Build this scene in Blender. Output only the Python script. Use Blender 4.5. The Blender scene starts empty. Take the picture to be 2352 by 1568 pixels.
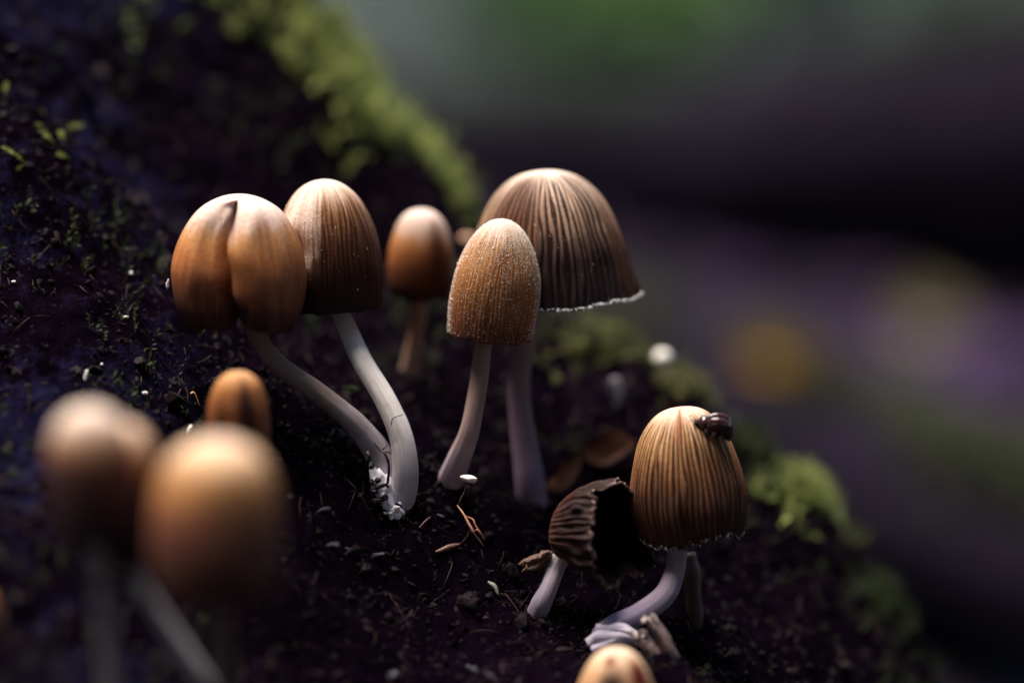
import bpy, math, random
import numpy as np
from mathutils import Vector

# ------------------------------------------------------------------ camera, sky, sun, exposure
S = 0.01                       # the scene is laid out in centimetres, stored in metres
PITCH = math.radians(9.0)      # camera looks slightly down
DIST = 50.0                    # cm to the plane of focus
K = 18.0 / 2352                # cm per photo pixel at that plane
scene = bpy.context.scene
cam_data = bpy.data.cameras.new('camera')
cam = bpy.data.objects.new('camera', cam_data)
scene.collection.objects.link(cam)
scene.camera = cam
cam.location = (0, -DIST * math.cos(PITCH) * S, DIST * math.sin(PITCH) * S)
cam.rotation_euler = (math.pi / 2 - PITCH, 0, 0)
cam_data.lens = 100
cam_data.sensor_width = 36
cam_data.clip_start = 0.02
cam_data.clip_end = 400
cam_data.dof.use_dof = True
cam_data.dof.focus_distance = 0.495
cam_data.dof.aperture_fstop = 4.0

SUN_EL = math.radians(72)
SUN_AZ = math.radians(-62)      # high, from the left and a little behind the mushrooms
world = bpy.data.worlds.new('World')
scene.world = world
world.use_nodes = True
wn = world.node_tree
sky = wn.nodes.new('ShaderNodeTexSky')
sky.sky_type = 'NISHITA'
sky.sun_disc = False
sky.sun_elevation = SUN_EL
sky.sun_rotation = SUN_AZ
wn.links.new(sky.outputs[0], wn.nodes['Background'].inputs[0])
wn.nodes['Background'].inputs[1].default_value = 0.10
sun_data = bpy.data.lights.new('sun', 'SUN')
sun_data.energy = 5.0
sun_data.angle = math.radians(40)
sun_data.color = (1.0, 0.90, 0.78)
sun = bpy.data.objects.new('sun', sun_data)
scene.collection.objects.link(sun)
sd = Vector((math.sin(SUN_AZ) * math.cos(SUN_EL), math.cos(SUN_AZ) * math.cos(SUN_EL), math.sin(SUN_EL)))
sun.rotation_euler = sd.to_track_quat('Z', 'Y').to_euler()
scene.view_settings.view_transform = 'Standard'
scene.view_settings.look = 'None'
scene.view_settings.exposure = 1.35
scene.view_settings.gamma = 1.0
scene.render.engine = 'CYCLES'
scene.cycles.use_denoising = True
scene.cycles.max_bounces = 6

# ------------------------------------------------------------------ picture <-> place
CAM = np.array([0, -DIST * math.cos(PITCH), DIST * math.sin(PITCH)])
FWD = np.array([0, math.cos(PITCH), -math.sin(PITCH)])
UP = np.array([0, math.sin(PITCH), math.cos(PITCH)])
RT = np.array([1.0, 0, 0])
def ray(u, v): return FWD + RT * ((u - 1176) * K / DIST) - UP * ((v - 784) * K / DIST)
def P(u, v, d): return CAM + ray(u, v) * d
def Py(u, v, y):
    r = ray(u, v)
    return CAM + r * ((y - CAM[1]) / r[1])

# ------------------------------------------------------------------ noise
def _hash(ix, iy, iz, seed):
    h = (ix * 374761393 + iy * 668265263 + iz * 2147483647 + seed * 974711) & 0xFFFFFFFF
    h = ((h ^ (h >> 13)) * 1274126177) & 0xFFFFFFFF
    h = ((h ^ (h >> 16)) * 2246822519) & 0xFFFFFFFF
    return ((h ^ (h >> 15)) & 0xFFFFFF) / float(0xFFFFFF) * 2 - 1
def vnoise(x, y, z, seed=0):
    x, y, z = np.broadcast_arrays(np.asarray(x, float), np.asarray(y, float), np.asarray(z, float))
    ix, iy, iz = (np.floor(a).astype(np.int64) for a in (x, y, z))
    fx, fy, fz = x - ix, y - iy, z - iz
    fx, fy, fz = (f * f * (3 - 2 * f) for f in (fx, fy, fz))
    o = 0
    for a in (0, 1):
        for b in (0, 1):
            for c in (0, 1):
                w = (fx if a else 1 - fx) * (fy if b else 1 - fy) * (fz if c else 1 - fz)
                o = o + w * _hash(ix + a, iy + b, iz + c, seed)
    return o
def fbm(x, y, z, octaves=4, seed=0, gain=0.5):
    o, amp, f = 0, 1.0, 1.0
    for k in range(octaves):
        o = o + amp * vnoise(np.asarray(x) * f, np.asarray(y) * f, np.asarray(z) * f, seed + k * 17)
        amp *= gain; f *= 2.03
    return o
def ring_noise(th, freq, seed, other=0.0):
    r = freq / (2 * math.pi) * 2
    return vnoise(np.cos(th) * r + 11.3, np.sin(th) * r + 5.1, other, seed)
def smooth(a, b, x):
    t = np.clip((np.asarray(x, float) - a) / (b - a), 0, 1)
    return t * t * (3 - 2 * t)
def catmull(pts, n):
    p = np.array(pts, float)
    p = np.vstack([2 * p[0] - p[1], p, 2 * p[-1] - p[-2]])
    m = len(p) - 3
    t = np.linspace(0, m - 1e-9, n)
    i = np.floor(t).astype(int); f = (t - i)[:, None]
    a, b, c, d = p[i], p[i + 1], p[i + 2], p[i + 3]
    return 0.5 * (2 * b + (c - a) * f + (2 * a - 5 * b + 4 * c - d) * f**2 + (3 * b - a - 3 * c + d) * f**3)

# ------------------------------------------------------------------ objects
COL = scene.collection
def make_obj(name, verts, faces, mat, parent=None, uv=None, flat=False, origin=None, attr=None):
    """One mesh object; verts in cm, world. origin (cm) becomes the object's place."""
    verts = np.asarray(verts, float)
    if origin is None:
        origin = np.array(parent.get('o_', (0, 0, 0))) if parent is not None else verts.mean(0)
    origin = np.asarray(origin, float)
    me = bpy.data.meshes.new(name)
    me.from_pydata(((verts - origin) * S).tolist(), [], faces if isinstance(faces, list) else faces.tolist())
    if uv is not None:
        lay = me.uv_layers.new(name='UVMap')
        li = np.empty(len(me.loops), np.int32)
        me.loops.foreach_get('vertex_index', li)
        lay.data.foreach_set('uv', np.asarray(uv, np.float32)[li].ravel())
    if attr is not None:
        me.attributes.new('furrow', 'FLOAT', 'POINT').data.foreach_set('value', np.asarray(attr, np.float32))
    me.materials.append(mat)
    me.polygons.foreach_set('use_smooth', [not flat] * len(me.polygons))
    me.update()
    o = bpy.data.objects.new(name, me)
    COL.objects.link(o)
    if parent is not None:
        o.parent = parent
        o['o_'] = tuple(float(a) for a in origin)
    else:
        o.location = origin * S
    return o
ROOTS = []
def thing(name, label, cat, at, group=None):
    o = bpy.data.objects.new(name, None)
    COL.objects.link(o)
    o.location = np.asarray(at) * S
    o.empty_display_size = 0.005
    o['o_'] = tuple(float(a) for a in at)
    return tag(o, label, cat, group)
def tag(o, label=None, cat=None, group=None, kind=None):
    if label: o['label'] = label
    if cat: o['category'] = cat
    if group: o['group'] = group
    if kind: o['kind'] = kind
    return o
def grid_faces(nu, nv, wrap):
    """rings of nu verts, nv rings"""
    f = []
    i = np.arange(nv - 1)[:, None] * nu
    j = np.arange(nu if wrap else nu - 1)[None, :]
    k = (j + 1) % nu
    a = np.stack([i + j, i + k, i + nu + k, i + nu + j], -1).reshape(-1, 4)
    return a
def frame_of(axis):
    a = axis / np.linalg.norm(axis)
    e1 = np.array([0, 1.0, 0]) - a * a[1]
    e1 /= np.linalg.norm(e1)
    e2 = np.cross(e1, a)          # to the right of the picture when the axis is up
    return a, e1, e2
def ico():
    t = (1 + 5**.5) / 2
    v = np.array([(-1, t, 0), (1, t, 0), (-1, -t, 0), (1, -t, 0), (0, -1, t), (0, 1, t), (0, -1, -t), (0, 1, -t), (t, 0, -1), (t, 0, 1), (-t, 0, -1), (-t, 0, 1)])
    f = np.array([(0, 11, 5), (0, 5, 1), (0, 1, 7), (0, 7, 10), (0, 10, 11), (1, 5, 9), (5, 11, 4), (11, 10, 2), (10, 7, 6), (7, 1, 8), (3, 9, 4), (3, 4, 2), (3, 2, 6), (3, 6, 8), (3, 8, 9), (4, 9, 5), (2, 4, 11), (6, 2, 10), (8, 6, 7), (9, 8, 1)])
    return v / np.linalg.norm(v[0]), f
ICO_V, ICO_F = ico()
def rand_rot(n, rng):
    q = rng.normal(size=(n, 4)); q /= np.linalg.norm(q, axis=1)[:, None]
    w, x, y, z = q.T
    return np.stack([np.stack([1 - 2 * (y*y + z*z), 2 * (x*y - z*w), 2 * (x*z + y*w)], -1),
                     np.stack([2 * (x*y + z*w), 1 - 2 * (x*x + z*z), 2 * (y*z - x*w)], -1),
                     np.stack([2 * (x*z - y*w), 2 * (y*z + x*w), 1 - 2 * (x*x + y*y)], -1)], 1)
def lumps(pts, sizes, rng, stretch=0.5, jitter=0.25):
    """many small irregular grains as one vertex / face set"""
    n = len(pts)
    base = ICO_V[None] * (1 + jitter * rng.normal(size=(n, 12, 1)))
    sc = sizes[:, None] * np.exp(stretch * rng.normal(size=(n, 3)))
    v = np.einsum('nij,nkj->nki', rand_rot(n, rng), base * sc[:, None, :]) + pts[:, None, :]
    f = ICO_F[None] + (np.arange(n) * 12)[:, None, None]
    return v.reshape(-1, 3), f.reshape(-1, 3)
def blob(center, axes, seed=0, n=20, m=14, rough=0.12, freq=2.0):
    """a lumpy ellipsoid; axes = three vectors (half extents)"""
    th = np.linspace(0, 2 * np.pi, n, endpoint=False); ph = np.linspace(0, np.pi, m)
    T, H = np.meshgrid(th, ph)
    d = np.stack([np.sin(H) * np.cos(T), np.sin(H) * np.sin(T), np.cos(H)], -1).reshape(-1, 3)
    d = d * (1 + rough * fbm(d[:, 0] * freq + seed, d[:, 1] * freq, d[:, 2] * freq, 3, seed))[:, None]
    v = np.asarray(center) + d @ np.array(axes)
    return v, grid_faces(n, m, True)
def tube(path, radii, n=12, seed=0, rough=0.0, freq=3.0, ridges=0, ridge_amp=0.0, cap_ends=True):
    path = np.asarray(path, float); radii = np.asarray(radii, float)
    t = np.gradient(path, axis=0); t /= np.linalg.norm(t, axis=1)[:, None]
    ref = np.array([0, 1.0, 0.02]); 
    e1 = ref - t * (t @ ref)[:, None]; e1 /= np.linalg.norm(e1, axis=1)[:, None]
    e2 = np.cross(t, e1)
    th = np.linspace(0, 2 * np.pi, n, endpoint=False)
    c, s = np.cos(th), np.sin(th)
    r = radii[:, None] * np.ones(n)
    L = np.concatenate([[0], np.cumsum(np.linalg.norm(np.diff(path, axis=0), axis=1))])
    if rough:
        r = r * (1 + rough * fbm(c[None] * freq * .5 + seed, s[None] * freq * .5, L[:, None] * freq, 3, seed))
    if ridges:
        r = r * (1 + ridge_amp * np.cos(ridges * th)[None] + ridge_amp * vnoise(c[None] * ridges * .7, s[None] * ridges * .7, L[:, None] * .8, seed + 5))
    v = path[:, None] + e1[:, None] * (r * c)[..., None] + e2[:, None] * (r * s)[..., None]
    v = v.reshape(-1, 3)
    uv = np.stack(np.broadcast_arrays((th / (2 * np.pi))[None], (L / max(L[-1], 1e-9))[:, None]), -1).reshape(-1, 2)
    f = grid_faces(n, len(path), True).tolist()
    if cap_ends:
        f.append(list(range(n))[::-1]); k = (len(path) - 1) * n
        f.append([k + i for i in range(n)])
    return v, f, uv
def join(parts):
    V, F, o = [], [], 0
    for v, f in parts:
        V.append(np.asarray(v)); F += [[i + o for i in q] for q in (f if isinstance(f, list) else f.tolist())]
        o += len(v)
    return np.vstack(V), F

# ------------------------------------------------------------------ materials
class Mat:
    def __init__(self, name):
        self.m = bpy.data.materials.new(name); self.m.use_nodes = True
        self.t = self.m.node_tree; self.b = self.t.nodes['Principled BSDF']
    def n(self, kind, **kw):
        o = self.t.nodes.new('ShaderNode' + kind)
        for k, v in kw.items(): setattr(o, k, v)
        return o
    def link(self, a, b): self.t.links.new(a, b)
    def setin(self, node, key, val):
        if hasattr(val, 'is_output'): self.link(val, node.inputs[key])
        else: node.inputs[key].default_value = val
    def math(self, op, a, b=0.0, c=0.0, clamp=False):
        o = self.n('Math', operation=op, use_clamp=clamp)
        for i, x in enumerate((a, b, c)): self.setin(o, i, x)
        return o.outputs[0]
    def mix(self, fac, a, b, mode='MIX'):
        o = self.n('MixRGB', blend_type=mode)
        self.setin(o, 0, fac)
        for i, x in ((1, a), (2, b)):
            self.setin(o, i, x if hasattr(x, 'is_output') else tuple(x) + (1,))
        return o.outputs[0]
    def ramp(self, fac, stops, interp='LINEAR'):
        o = self.n('ValToRGB'); cr = o.color_ramp; cr.interpolation = interp
        while len(cr.elements) < len(stops): cr.elements.new(0.5)
        for e, (p, c) in zip(cr.elements, stops):
            e.position = p; e.color = tuple(c) + (1,) if not np.isscalar(c) else (c, c, c, 1)
        self.setin(o, 0, fac)
        return o.outputs[0]
    def noise(self, vec, scale, detail=3, rough=0.55, seed=0.0):
        o = self.n('TexNoise', noise_dimensions='4D')
        self.link(vec, o.inputs['Vector']); o.inputs['Scale'].default_value = scale
        o.inputs['Detail'].default_value = detail; o.inputs['Roughness'].default_value = rough
        o.inputs['W'].default_value = seed
        return o.outputs[0]
    def bump(self, h, strength, dist):
        o = self.n('Bump'); o.inputs['Strength'].default_value = strength; o.inputs['Distance'].default_value = dist
        self.link(h, o.inputs['Height']); self.link(o.outputs[0], self.b.inputs['Normal'])
    def objcm(self):
        tc = self.n('TexCoord'); m = self.n('Mapping'); m.inputs['Scale'].default_value = (100, 100, 100)
        self.link(tc.outputs['Object'], m.inputs[0]); return m.outputs[0]
    def worldcm(self):
        g = self.n('NewGeometry'); m = self.n('Mapping'); m.inputs['Scale'].default_value = (100, 100, 100)
        self.link(g.outputs['Position'], m.inputs[0]); return m.outputs[0]
    def sep(self, vec):
        o = self.n('SeparateXYZ'); self.link(vec, o.inputs[0]); return o.outputs
    def comb(self, x, y, z):
        o = self.n('CombineXYZ')
        for i, q in enumerate((x, y, z)): self.setin(o, i, q)
        return o.outputs[0]
    def set(self, **kw):
        for k, v in kw.items():
            self.setin(self.b, k.replace('_', ' '), v)
        return self
def simple(name, c1, c2, scale=6.0, rough=0.7, bump=0.4, sss=0.0, spec=0.4, bdist=0.0003):
    M = Mat(name); p = M.worldcm()
    nz = M.noise(p, scale, 4, 0.6)
    M.set(Base_Color=M.mix(M.math('MULTIPLY_ADD', nz, 2.2, -0.6, True), c1, c2), Roughness=rough)
    M.b.inputs['Specular IOR Level'].default_value = spec
    if bump: M.bump(M.noise(p, scale * 3, 4, 0.6), bump, bdist)
    if sss:
        M.b.inputs['Subsurface Weight'].default_value = sss
        M.b.inputs['Subsurface Radius'].default_value = (1, .5, .3); M.b.inputs['Subsurface Scale'].default_value = 0.0012
    return M.m

CREAM = (0.66, 0.50, 0.40); TAN = (0.50, 0.26, 0.10); AMBER = (0.40, 0.155, 0.04)
BROWN = (0.19, 0.068, 0.026); DARK = (0.045, 0.02, 0.018); INK = (0.022, 0.014, 0.02)
def cap_mat(name, stops, n_str=60, s_amt=0.6, s_from=0.2, s_to=0.9, s_col=DARK, fibre=0.5, blotch=0.3, seed=0.0, patches=(), wav=0.16, sss=0.2, sharp=0.4):
    """u = round the cap, v = 0 apex .. 1 margin"""
    M = Mat(name)
    uvn = M.n('UVMap'); u, v, _ = M.sep(uvn.outputs[0])
    ang = M.math('MULTIPLY', u, 2 * math.pi)
    c, s = M.math('COSINE', ang), M.math('SINE', ang)
    streak = M.noise(M.comb(M.math('MULTIPLY', c, 9.0), M.math('MULTIPLY', s, 9.0), M.math('MULTIPLY', v, 1.1)), 1.0, 3, 0.6, seed)
    fine = M.noise(M.comb(M.math('MULTIPLY', c, 34.0), M.math('MULTIPLY', s, 34.0), M.math('MULTIPLY', v, 3.0)), 1.0, 3, 0.65, seed + 3)
    spot = M.noise(M.comb(M.math('MULTIPLY', c, 1.4), M.math('MULTIPLY', s, 1.4), M.math('MULTIPLY', v, 2.4)), 1.6, 4, 0.6, seed + 7)
    grain = M.noise(M.objcm(), 38.0, 3, 0.7, seed + 9)
    vv = M.math('ADD', v, M.math('MULTIPLY', M.math('SUBTRACT', streak, 0.5), wav * 2.2))
    vv = M.math('ADD', vv, M.math('MULTIPLY', M.math('SUBTRACT', spot, 0.5), blotch), clamp=True)
    col = M.ramp(vv, stops)  # pigment, plus shade of the lower cap painted into the darker stops
    # fine fibres
    ff = M.math('MULTIPLY_ADD', M.math('SUBTRACT', fine, 0.5), 3.2, 0.5, True)
    crown = M.math('MULTIPLY_ADD', vv, 4.0, -0.35, True)
    col = M.mix(M.math('MULTIPLY', M.math('MULTIPLY', ff, crown), fibre * 0.8), col, M.mix(0.65, col, s_col), 'MIX')
    # striations in the furrows
    at = M.n('Attribute'); at.attribute_name = 'furrow'
    wave = M.math('MULTIPLY_ADD', M.math('ADD', at.outputs['Fac'], M.math('MULTIPLY', M.math('SUBTRACT', fine, 0.5), 1.6)), 2.2, 0.5 - sharp, True)
    ms = M.n('MapRange'); ms.interpolation_type = 'SMOOTHSTEP'
    M.setin(ms, 0, vv); ms.inputs[1].default_value = s_from; ms.inputs[2].default_value = s_to
    brk = M.math('MULTIPLY_ADD', M.math('SUBTRACT', grain, 0.40), 4.0, 0.75, True)
    sm = M.math('MULTIPLY', M.math('MULTIPLY', wave, ms.outputs[0]), M.math('MULTIPLY', brk, s_amt), clamp=True)
    col = M.mix(sm, col, s_col)
    for (pu, pv, ru, rv, pc, amt) in patches:
        du = M.math('DIVIDE', M.math('SUBTRACT', u, pu), ru); dv = M.math('DIVIDE', M.math('SUBTRACT', v, pv), rv)
        d = M.math('SQRT', M.math('ADD', M.math('MULTIPLY', du, du), M.math('MULTIPLY', dv, dv)))
        d = M.math('ADD', d, M.math('MULTIPLY', M.math('SUBTRACT', streak, 0.5), 1.3))
        d = M.math('ADD', d, M.math('MULTIPLY', M.math('SUBTRACT', spot, 0.5), 0.9))
        mk = M.math('MULTIPLY_ADD', d, -1.2, 1.6, True)
        col = M.mix(M.math('MULTIPLY', mk, amt), col, pc)
    col = M.mix(M.math('MULTIPLY', M.math('SUBTRACT', grain, 0.35), 2.0, 0, True), col, M.mix(0.5, col, M.mix(1.0, col, (1.25, 1.2, 1.2), 'MULTIPLY')))
    speck = M.noise(M.objcm(), 16.0, 5, 0.75, seed + 15)
    col = M.mix(M.math('MULTIPLY', M.math('MULTIPLY_ADD', speck, -3.4, 2.35, True), M.math('MULTIPLY_ADD', crown, 0.75, 0.2)), col, M.mix(1.0, col, (0.62, 0.52, 0.46), 'MULTIPLY'))
    M.set(Base_Color=col, Roughness=0.6)
    M.b.inputs['Specular IOR Level'].default_value = 0.10
    M.b.inputs['Subsurface Weight'].default_value = sss
    M.b.inputs['Subsurface Radius'].default_value = (1, .42, .18); M.b.inputs['Subsurface Scale'].default_value = 0.0016
    M.bump(M.math('ADD', M.math('MULTIPLY', fine, 1.0), M.math('MULTIPLY', grain, 0.45)), 0.8, 0.0003)
    return M.m
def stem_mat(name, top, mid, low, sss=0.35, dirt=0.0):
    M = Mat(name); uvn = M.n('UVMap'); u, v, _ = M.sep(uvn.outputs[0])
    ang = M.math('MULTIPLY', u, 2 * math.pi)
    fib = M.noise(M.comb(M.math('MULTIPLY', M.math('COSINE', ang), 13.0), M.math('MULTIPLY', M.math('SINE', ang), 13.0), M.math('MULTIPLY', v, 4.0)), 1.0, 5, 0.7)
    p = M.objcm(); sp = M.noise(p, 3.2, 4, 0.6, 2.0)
    col = M.ramp(M.math('ADD', v, M.math('MULTIPLY', M.math('SUBTRACT', sp, 0.5), 0.35), clamp=True), [(0.0, top), (0.45, mid), (1.0, low)])  # most stems: cap shade up top and lilac shade tint below painted in
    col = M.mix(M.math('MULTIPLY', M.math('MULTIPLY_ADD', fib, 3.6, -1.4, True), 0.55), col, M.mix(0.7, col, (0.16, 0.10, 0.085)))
    col = M.mix(M.math('MULTIPLY', M.math('MULTIPLY_ADD', M.noise(p, 7.0, 5, 0.7, 11.0), 6.0, -3.4, True), 0.45), col, (0.24, 0.15, 0.12))
    if dirt:
        d = M.noise(p, 9.0, 5, 0.7, 5.0)
        mk = M.math('MULTIPLY', M.math('MULTIPLY_ADD', d, 9.0, -5.0, True), M.math('MULTIPLY_ADD', v, 4.0, -2.9, True))
        col = M.mix(M.math('MULTIPLY', mk, dirt), col, (0.02, 0.014, 0.012))
    M.set(Base_Color=col, Roughness=0.55)
    M.b.inputs['Specular IOR Level'].default_value = 0.15
    M.b.inputs['Subsurface Weight'].default_value = sss
    M.b.inputs['Subsurface Radius'].default_value = (1, .7, .55); M.b.inputs['Subsurface Scale'].default_value = 0.0015
    M.bump(M.math('ADD', fib, M.math('MULTIPLY', sp, .4)), 0.7, 0.0003)
    return M.m
def ground_mat():
    M = Mat('wet_rotten_wood_and_humus'); p = M.worldcm(); x, y, z = M.sep(p)
    big = M.noise(p, 0.35, 3, 0.55, 1.0); mid = M.noise(p, 2.2, 5, 0.65, 2.0); fine = M.noise(p, 14.0, 5, 0.7, 3.0)
    col = M.mix(M.math('MULTIPLY_ADD', mid, 3.0, -1.1, True), (0.0018, 0.0008, 0.0028), (0.0042, 0.0019, 0.0050))
    col = M.mix(M.math('MULTIPLY_ADD', fine, 4.0, -2.2, True), col, (0.010, 0.0046, 0.0066))
    # bluish sky reflection on the wet bark at the left, painted into the colour
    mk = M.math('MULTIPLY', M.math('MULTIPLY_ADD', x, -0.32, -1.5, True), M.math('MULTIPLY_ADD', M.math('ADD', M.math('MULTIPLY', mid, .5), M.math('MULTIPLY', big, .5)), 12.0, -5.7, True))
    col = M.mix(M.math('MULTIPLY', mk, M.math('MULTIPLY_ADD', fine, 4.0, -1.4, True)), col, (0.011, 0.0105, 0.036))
    wet = M.math('MULTIPLY_ADD', M.noise(p, 5.0, 4, 0.65, 8.0), 7.0, -4.2, True)
    M.set(Base_Color=col, Roughness=M.math('MULTIPLY_ADD', wet, -0.35, 0.8))
    M.setin(M.b, 'Specular IOR Level', M.math('MULTIPLY_ADD', wet, 0.25, 0.0))
    M.bump(M.math('ADD', M.math('MULTIPLY', mid, 0.6), fine), 0.9, 0.0009)
    return M.m
def moss_mat(name, c1, c2, scale=1.2):
    M = Mat(name); p = M.worldcm()
    col = M.mix(M.math('MULTIPLY_ADD', M.noise(p, scale, 4, 0.6), 3.0, -1.0, True), c1, c2)
    M.set(Base_Color=col, Roughness=0.65)
    M.b.inputs['Specular IOR Level'].default_value = 0.15
    M.b.inputs['Subsurface Weight'].default_value = 0.0
    M.b.inputs['Transmission Weight'].default_value = 0.0
    tr = M.n('BsdfTranslucent'); M.link(col, tr.inputs[0])
    mx = M.n('MixShader'); mx.inputs[0].default_value = 0.4
    M.link(M.b.outputs[0], mx.inputs[1]); M.link(tr.outputs[0], mx.inputs[2])
    M.link(mx.outputs[0], M.t.nodes['Material Output'].inputs[0])
    return M.m

# ------------------------------------------------------------------ the bank the mushrooms grow on
ridge = [(-250, -420, 60), (150, -330, 60), (480, -170, 60.5), (700, 0, 61), (800, 120, 61), (860, 230, 61), (940, 320, 60.5), (1000, 390, 60), (1080, 490, 59),
         (1160, 600, 58.5), (1260, 715, 58), (1420, 790, 57.5), (1540, 870, 57), (1620, 930, 57), (1740, 1030, 57), (1870, 1130, 57), (1940, 1260, 56.5), (2050, 1390, 57), (2160, 1580, 57), (2300, 1900, 57), (2500, 2300, 57)]
front = [(920, 1165, 50), (1040, 1098, 51), (1215, 1140, 52.3), (940, 868, 54.3), (1380, 1452, 49), (1245, 1400, 49.4), (900, 1400, 48.3), (1000, 1568, 47),
         (700, 1568, 46), (1600, 1568, 47.5), (300, 750, 50), (50, 600, 50), (400, 900, 49.5), (100, 900, 48), (100, 1200, 45.5), (550, 1100, 48), (700, 1000, 50),
         (50, 300, 51.5), (300, 400, 55), (500, 150, 58), (200, 0, 57.5), (100, 120, 54.5), (-200, 300, 51), (-300, 700, 49), (-300, 1100, 46), (-200, 1500, 42.5),
         (1350, 900, 54.8), (1450, 1050, 53.6), (1400, 1250, 51.5), (1700, 1300, 53), (1850, 1420, 53), (1800, 1568, 51), (1150, 720, 56), (900, 620, 57), (600, 550, 55.5), (700, 800, 52.7), (800, 950, 51.6),
         (300, 1950, 40.5), (900, 1950, 43), (1500, 1950, 44), (0, 1850, 40), (2000, 1950, 48), (-300, 2000, 38), (1200, 2500, 38), (300, 2600, 34), (2100, 2500, 42), (-300, 2700, 32)]
ctrl = [P(*q) for q in ridge + front]
for q in ridge:
    p = P(*q)
    ctrl += [p + np.array([0.5, 3.0, -2.2]), p + np.array([1.5, 7.0, -9.0]), p + np.array([2.5, 12.0, -17.0])]
ctrl = np.array(ctrl)
def _phi(r2): return 0.5 * r2 * np.log(np.maximum(r2, 1e-9))
_n = len(ctrl)
_d2 = ((ctrl[:, None, :2] - ctrl[None, :, :2])**2).sum(-1)
_A = np.zeros((_n + 3, _n + 3)); _A[:_n, :_n] = _phi(_d2) + np.eye(_n) * 0.4
_A[:_n, _n] = 1; _A[:_n, _n + 1:] = ctrl[:, :2]; _A[_n, :_n] = 1; _A[_n + 1:, :_n] = ctrl[:, :2].T
_w = np.linalg.solve(_A, np.concatenate([ctrl[:, 2], np.zeros(3)]))
X0, X1, Y0, Y1, STEP = -17.0, 17.0, -20.0, 23.0, 0.085
gx = np.arange(X0, X1, STEP); gy = np.arange(Y0, Y1, STEP)
GX, GY = np.meshgrid(gx, gy)
xy = np.stack([GX.ravel(), GY.ravel()], 1)
gz = np.empty(len(xy))
for a in range(0, len(xy), 20000):
    q = xy[a:a + 20000]
    d2 = ((q[:, None] - ctrl[None, :, :2])**2).sum(-1)
    gz[a:a + 20000] = _phi(d2) @ _w[:_n] + _w[_n] + q @ _w[_n + 1:]
FLOOR = -15.0
gz = np.maximum(gz, FLOOR - 3)
GZ0 = gz.reshape(GX.shape)
rel = fbm(GX * .55, GY * .55, GZ0 * .55, 4, 3) * 0.22 + fbm(GX * 2.3, GY * 2.3, GZ0 * 2.3, 4, 9, 0.6) * 0.10
rel += np.abs(fbm(GX * 1.2, GY * 1.2, GZ0 * 1.2, 3, 21)) * 0.16
GZ = GZ0 + rel - 0.08
def H(x, y):
    fx = np.clip((np.asarray(x) - X0) / STEP, 0, len(gx) - 1.001); fy = np.clip((np.asarray(y) - Y0) / STEP, 0, len(gy) - 1.001)
    ix, iy = fx.astype(int) if hasattr(fx, 'astype') else int(fx), fy.astype(int) if hasattr(fy, 'astype') else int(fy)
    tx, ty = fx - ix, fy - iy
    return GZ[iy, ix] * (1 - tx) * (1 - ty) + GZ[iy, ix + 1] * tx * (1 - ty) + GZ[iy + 1, ix] * (1 - tx) * ty + GZ[iy + 1, ix + 1] * tx * ty
def G(u, v, lo=38.0, hi=66.0):
    """where the pixel's sight line meets the bank"""
    d = np.arange(lo, hi, 0.03)
    p = CAM + ray(u, v)[None] * d[:, None]
    hit = np.nonzero(p[:, 2] < H(p[:, 0], p[:, 1]))[0]
    if len(hit): return p[hit[0]]
    q = p[np.argmin(p[:, 2] - H(p[:, 0], p[:, 1]))].copy()      # the line passes over the crest: take the crest below it
    q[2] = H(q[0], q[1])
    return q
def Gn(p):
    e = 0.25
    n = np.array([H(p[0] - e, p[1]) - H(p[0] + e, p[1]), H(p[0], p[1] - e) - H(p[0], p[1] + e), 2 * e])
    return n / np.linalg.norm(n)
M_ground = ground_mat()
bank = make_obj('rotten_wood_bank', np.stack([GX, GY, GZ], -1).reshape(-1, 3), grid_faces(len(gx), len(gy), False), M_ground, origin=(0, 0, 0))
tag(bank, kind='structure')

# ------------------------------------------------------------------ forest floor behind
fx = np.concatenate([np.linspace(-3000, -320, 30), np.linspace(-300, 300, 240), np.linspace(320, 3000, 30)])
fy = np.concatenate([np.linspace(-1500, -60, 20), np.linspace(-50, 420, 200), np.linspace(440, 5000, 40)])
FX, FY = np.meshgrid(fx, fy)
def floor_h(x, y):
    h = FLOOR - 2.5 + 2.6 * fbm(np.asarray(x) * .022, np.asarray(y) * .022, 0, 3, 40) + 0.5 * fbm(np.asarray(x) * .15, np.asarray(y) * .15, 0, 3, 44)
    return h + 14 * smooth(250, 1200, y) + 60 * smooth(800, 4000, np.abs(np.asarray(y)))
M = Mat('forest_floor_litter'); p = M.worldcm()
n1 = M.noise(p, 0.05, 4, 0.6, 1.0); n2 = M.noise(p, 0.35, 5, 0.65, 2.0)
c = M.mix(M.math('MULTIPLY_ADD', n1, 4.0, -1.5, True), (0.002, 0.0008, 0.0032), (0.010, 0.005, 0.015))
c = M.mix(M.math('MULTIPLY_ADD', n2, 4.0, -2.0, True), c, (0.003, 0.002, 0.0034))
fy_ = M.sep(p)[1]
mp = M.math('MULTIPLY', M.math('MULTIPLY_ADD', fy_, 0.012, -2.6, True), M.math('MULTIPLY_ADD', n1, 9.0, -4.0, True))
c = M.mix(mp, c, (0.022, 0.033, 0.022))        # mossy ground further back
M.b.inputs['Specular IOR Level'].default_value = 0.08
M.set(Base_Color=c, Roughness=0.8); M.bump(n2, 0.8, 0.01)
floor = make_obj('forest_floor', np.stack([FX, FY, floor_h(FX, FY)], -1).reshape(-1, 3), grid_faces(len(fx), len(fy), False), M.m, origin=(0, 0, 0))
tag(floor, kind='structure')
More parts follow.
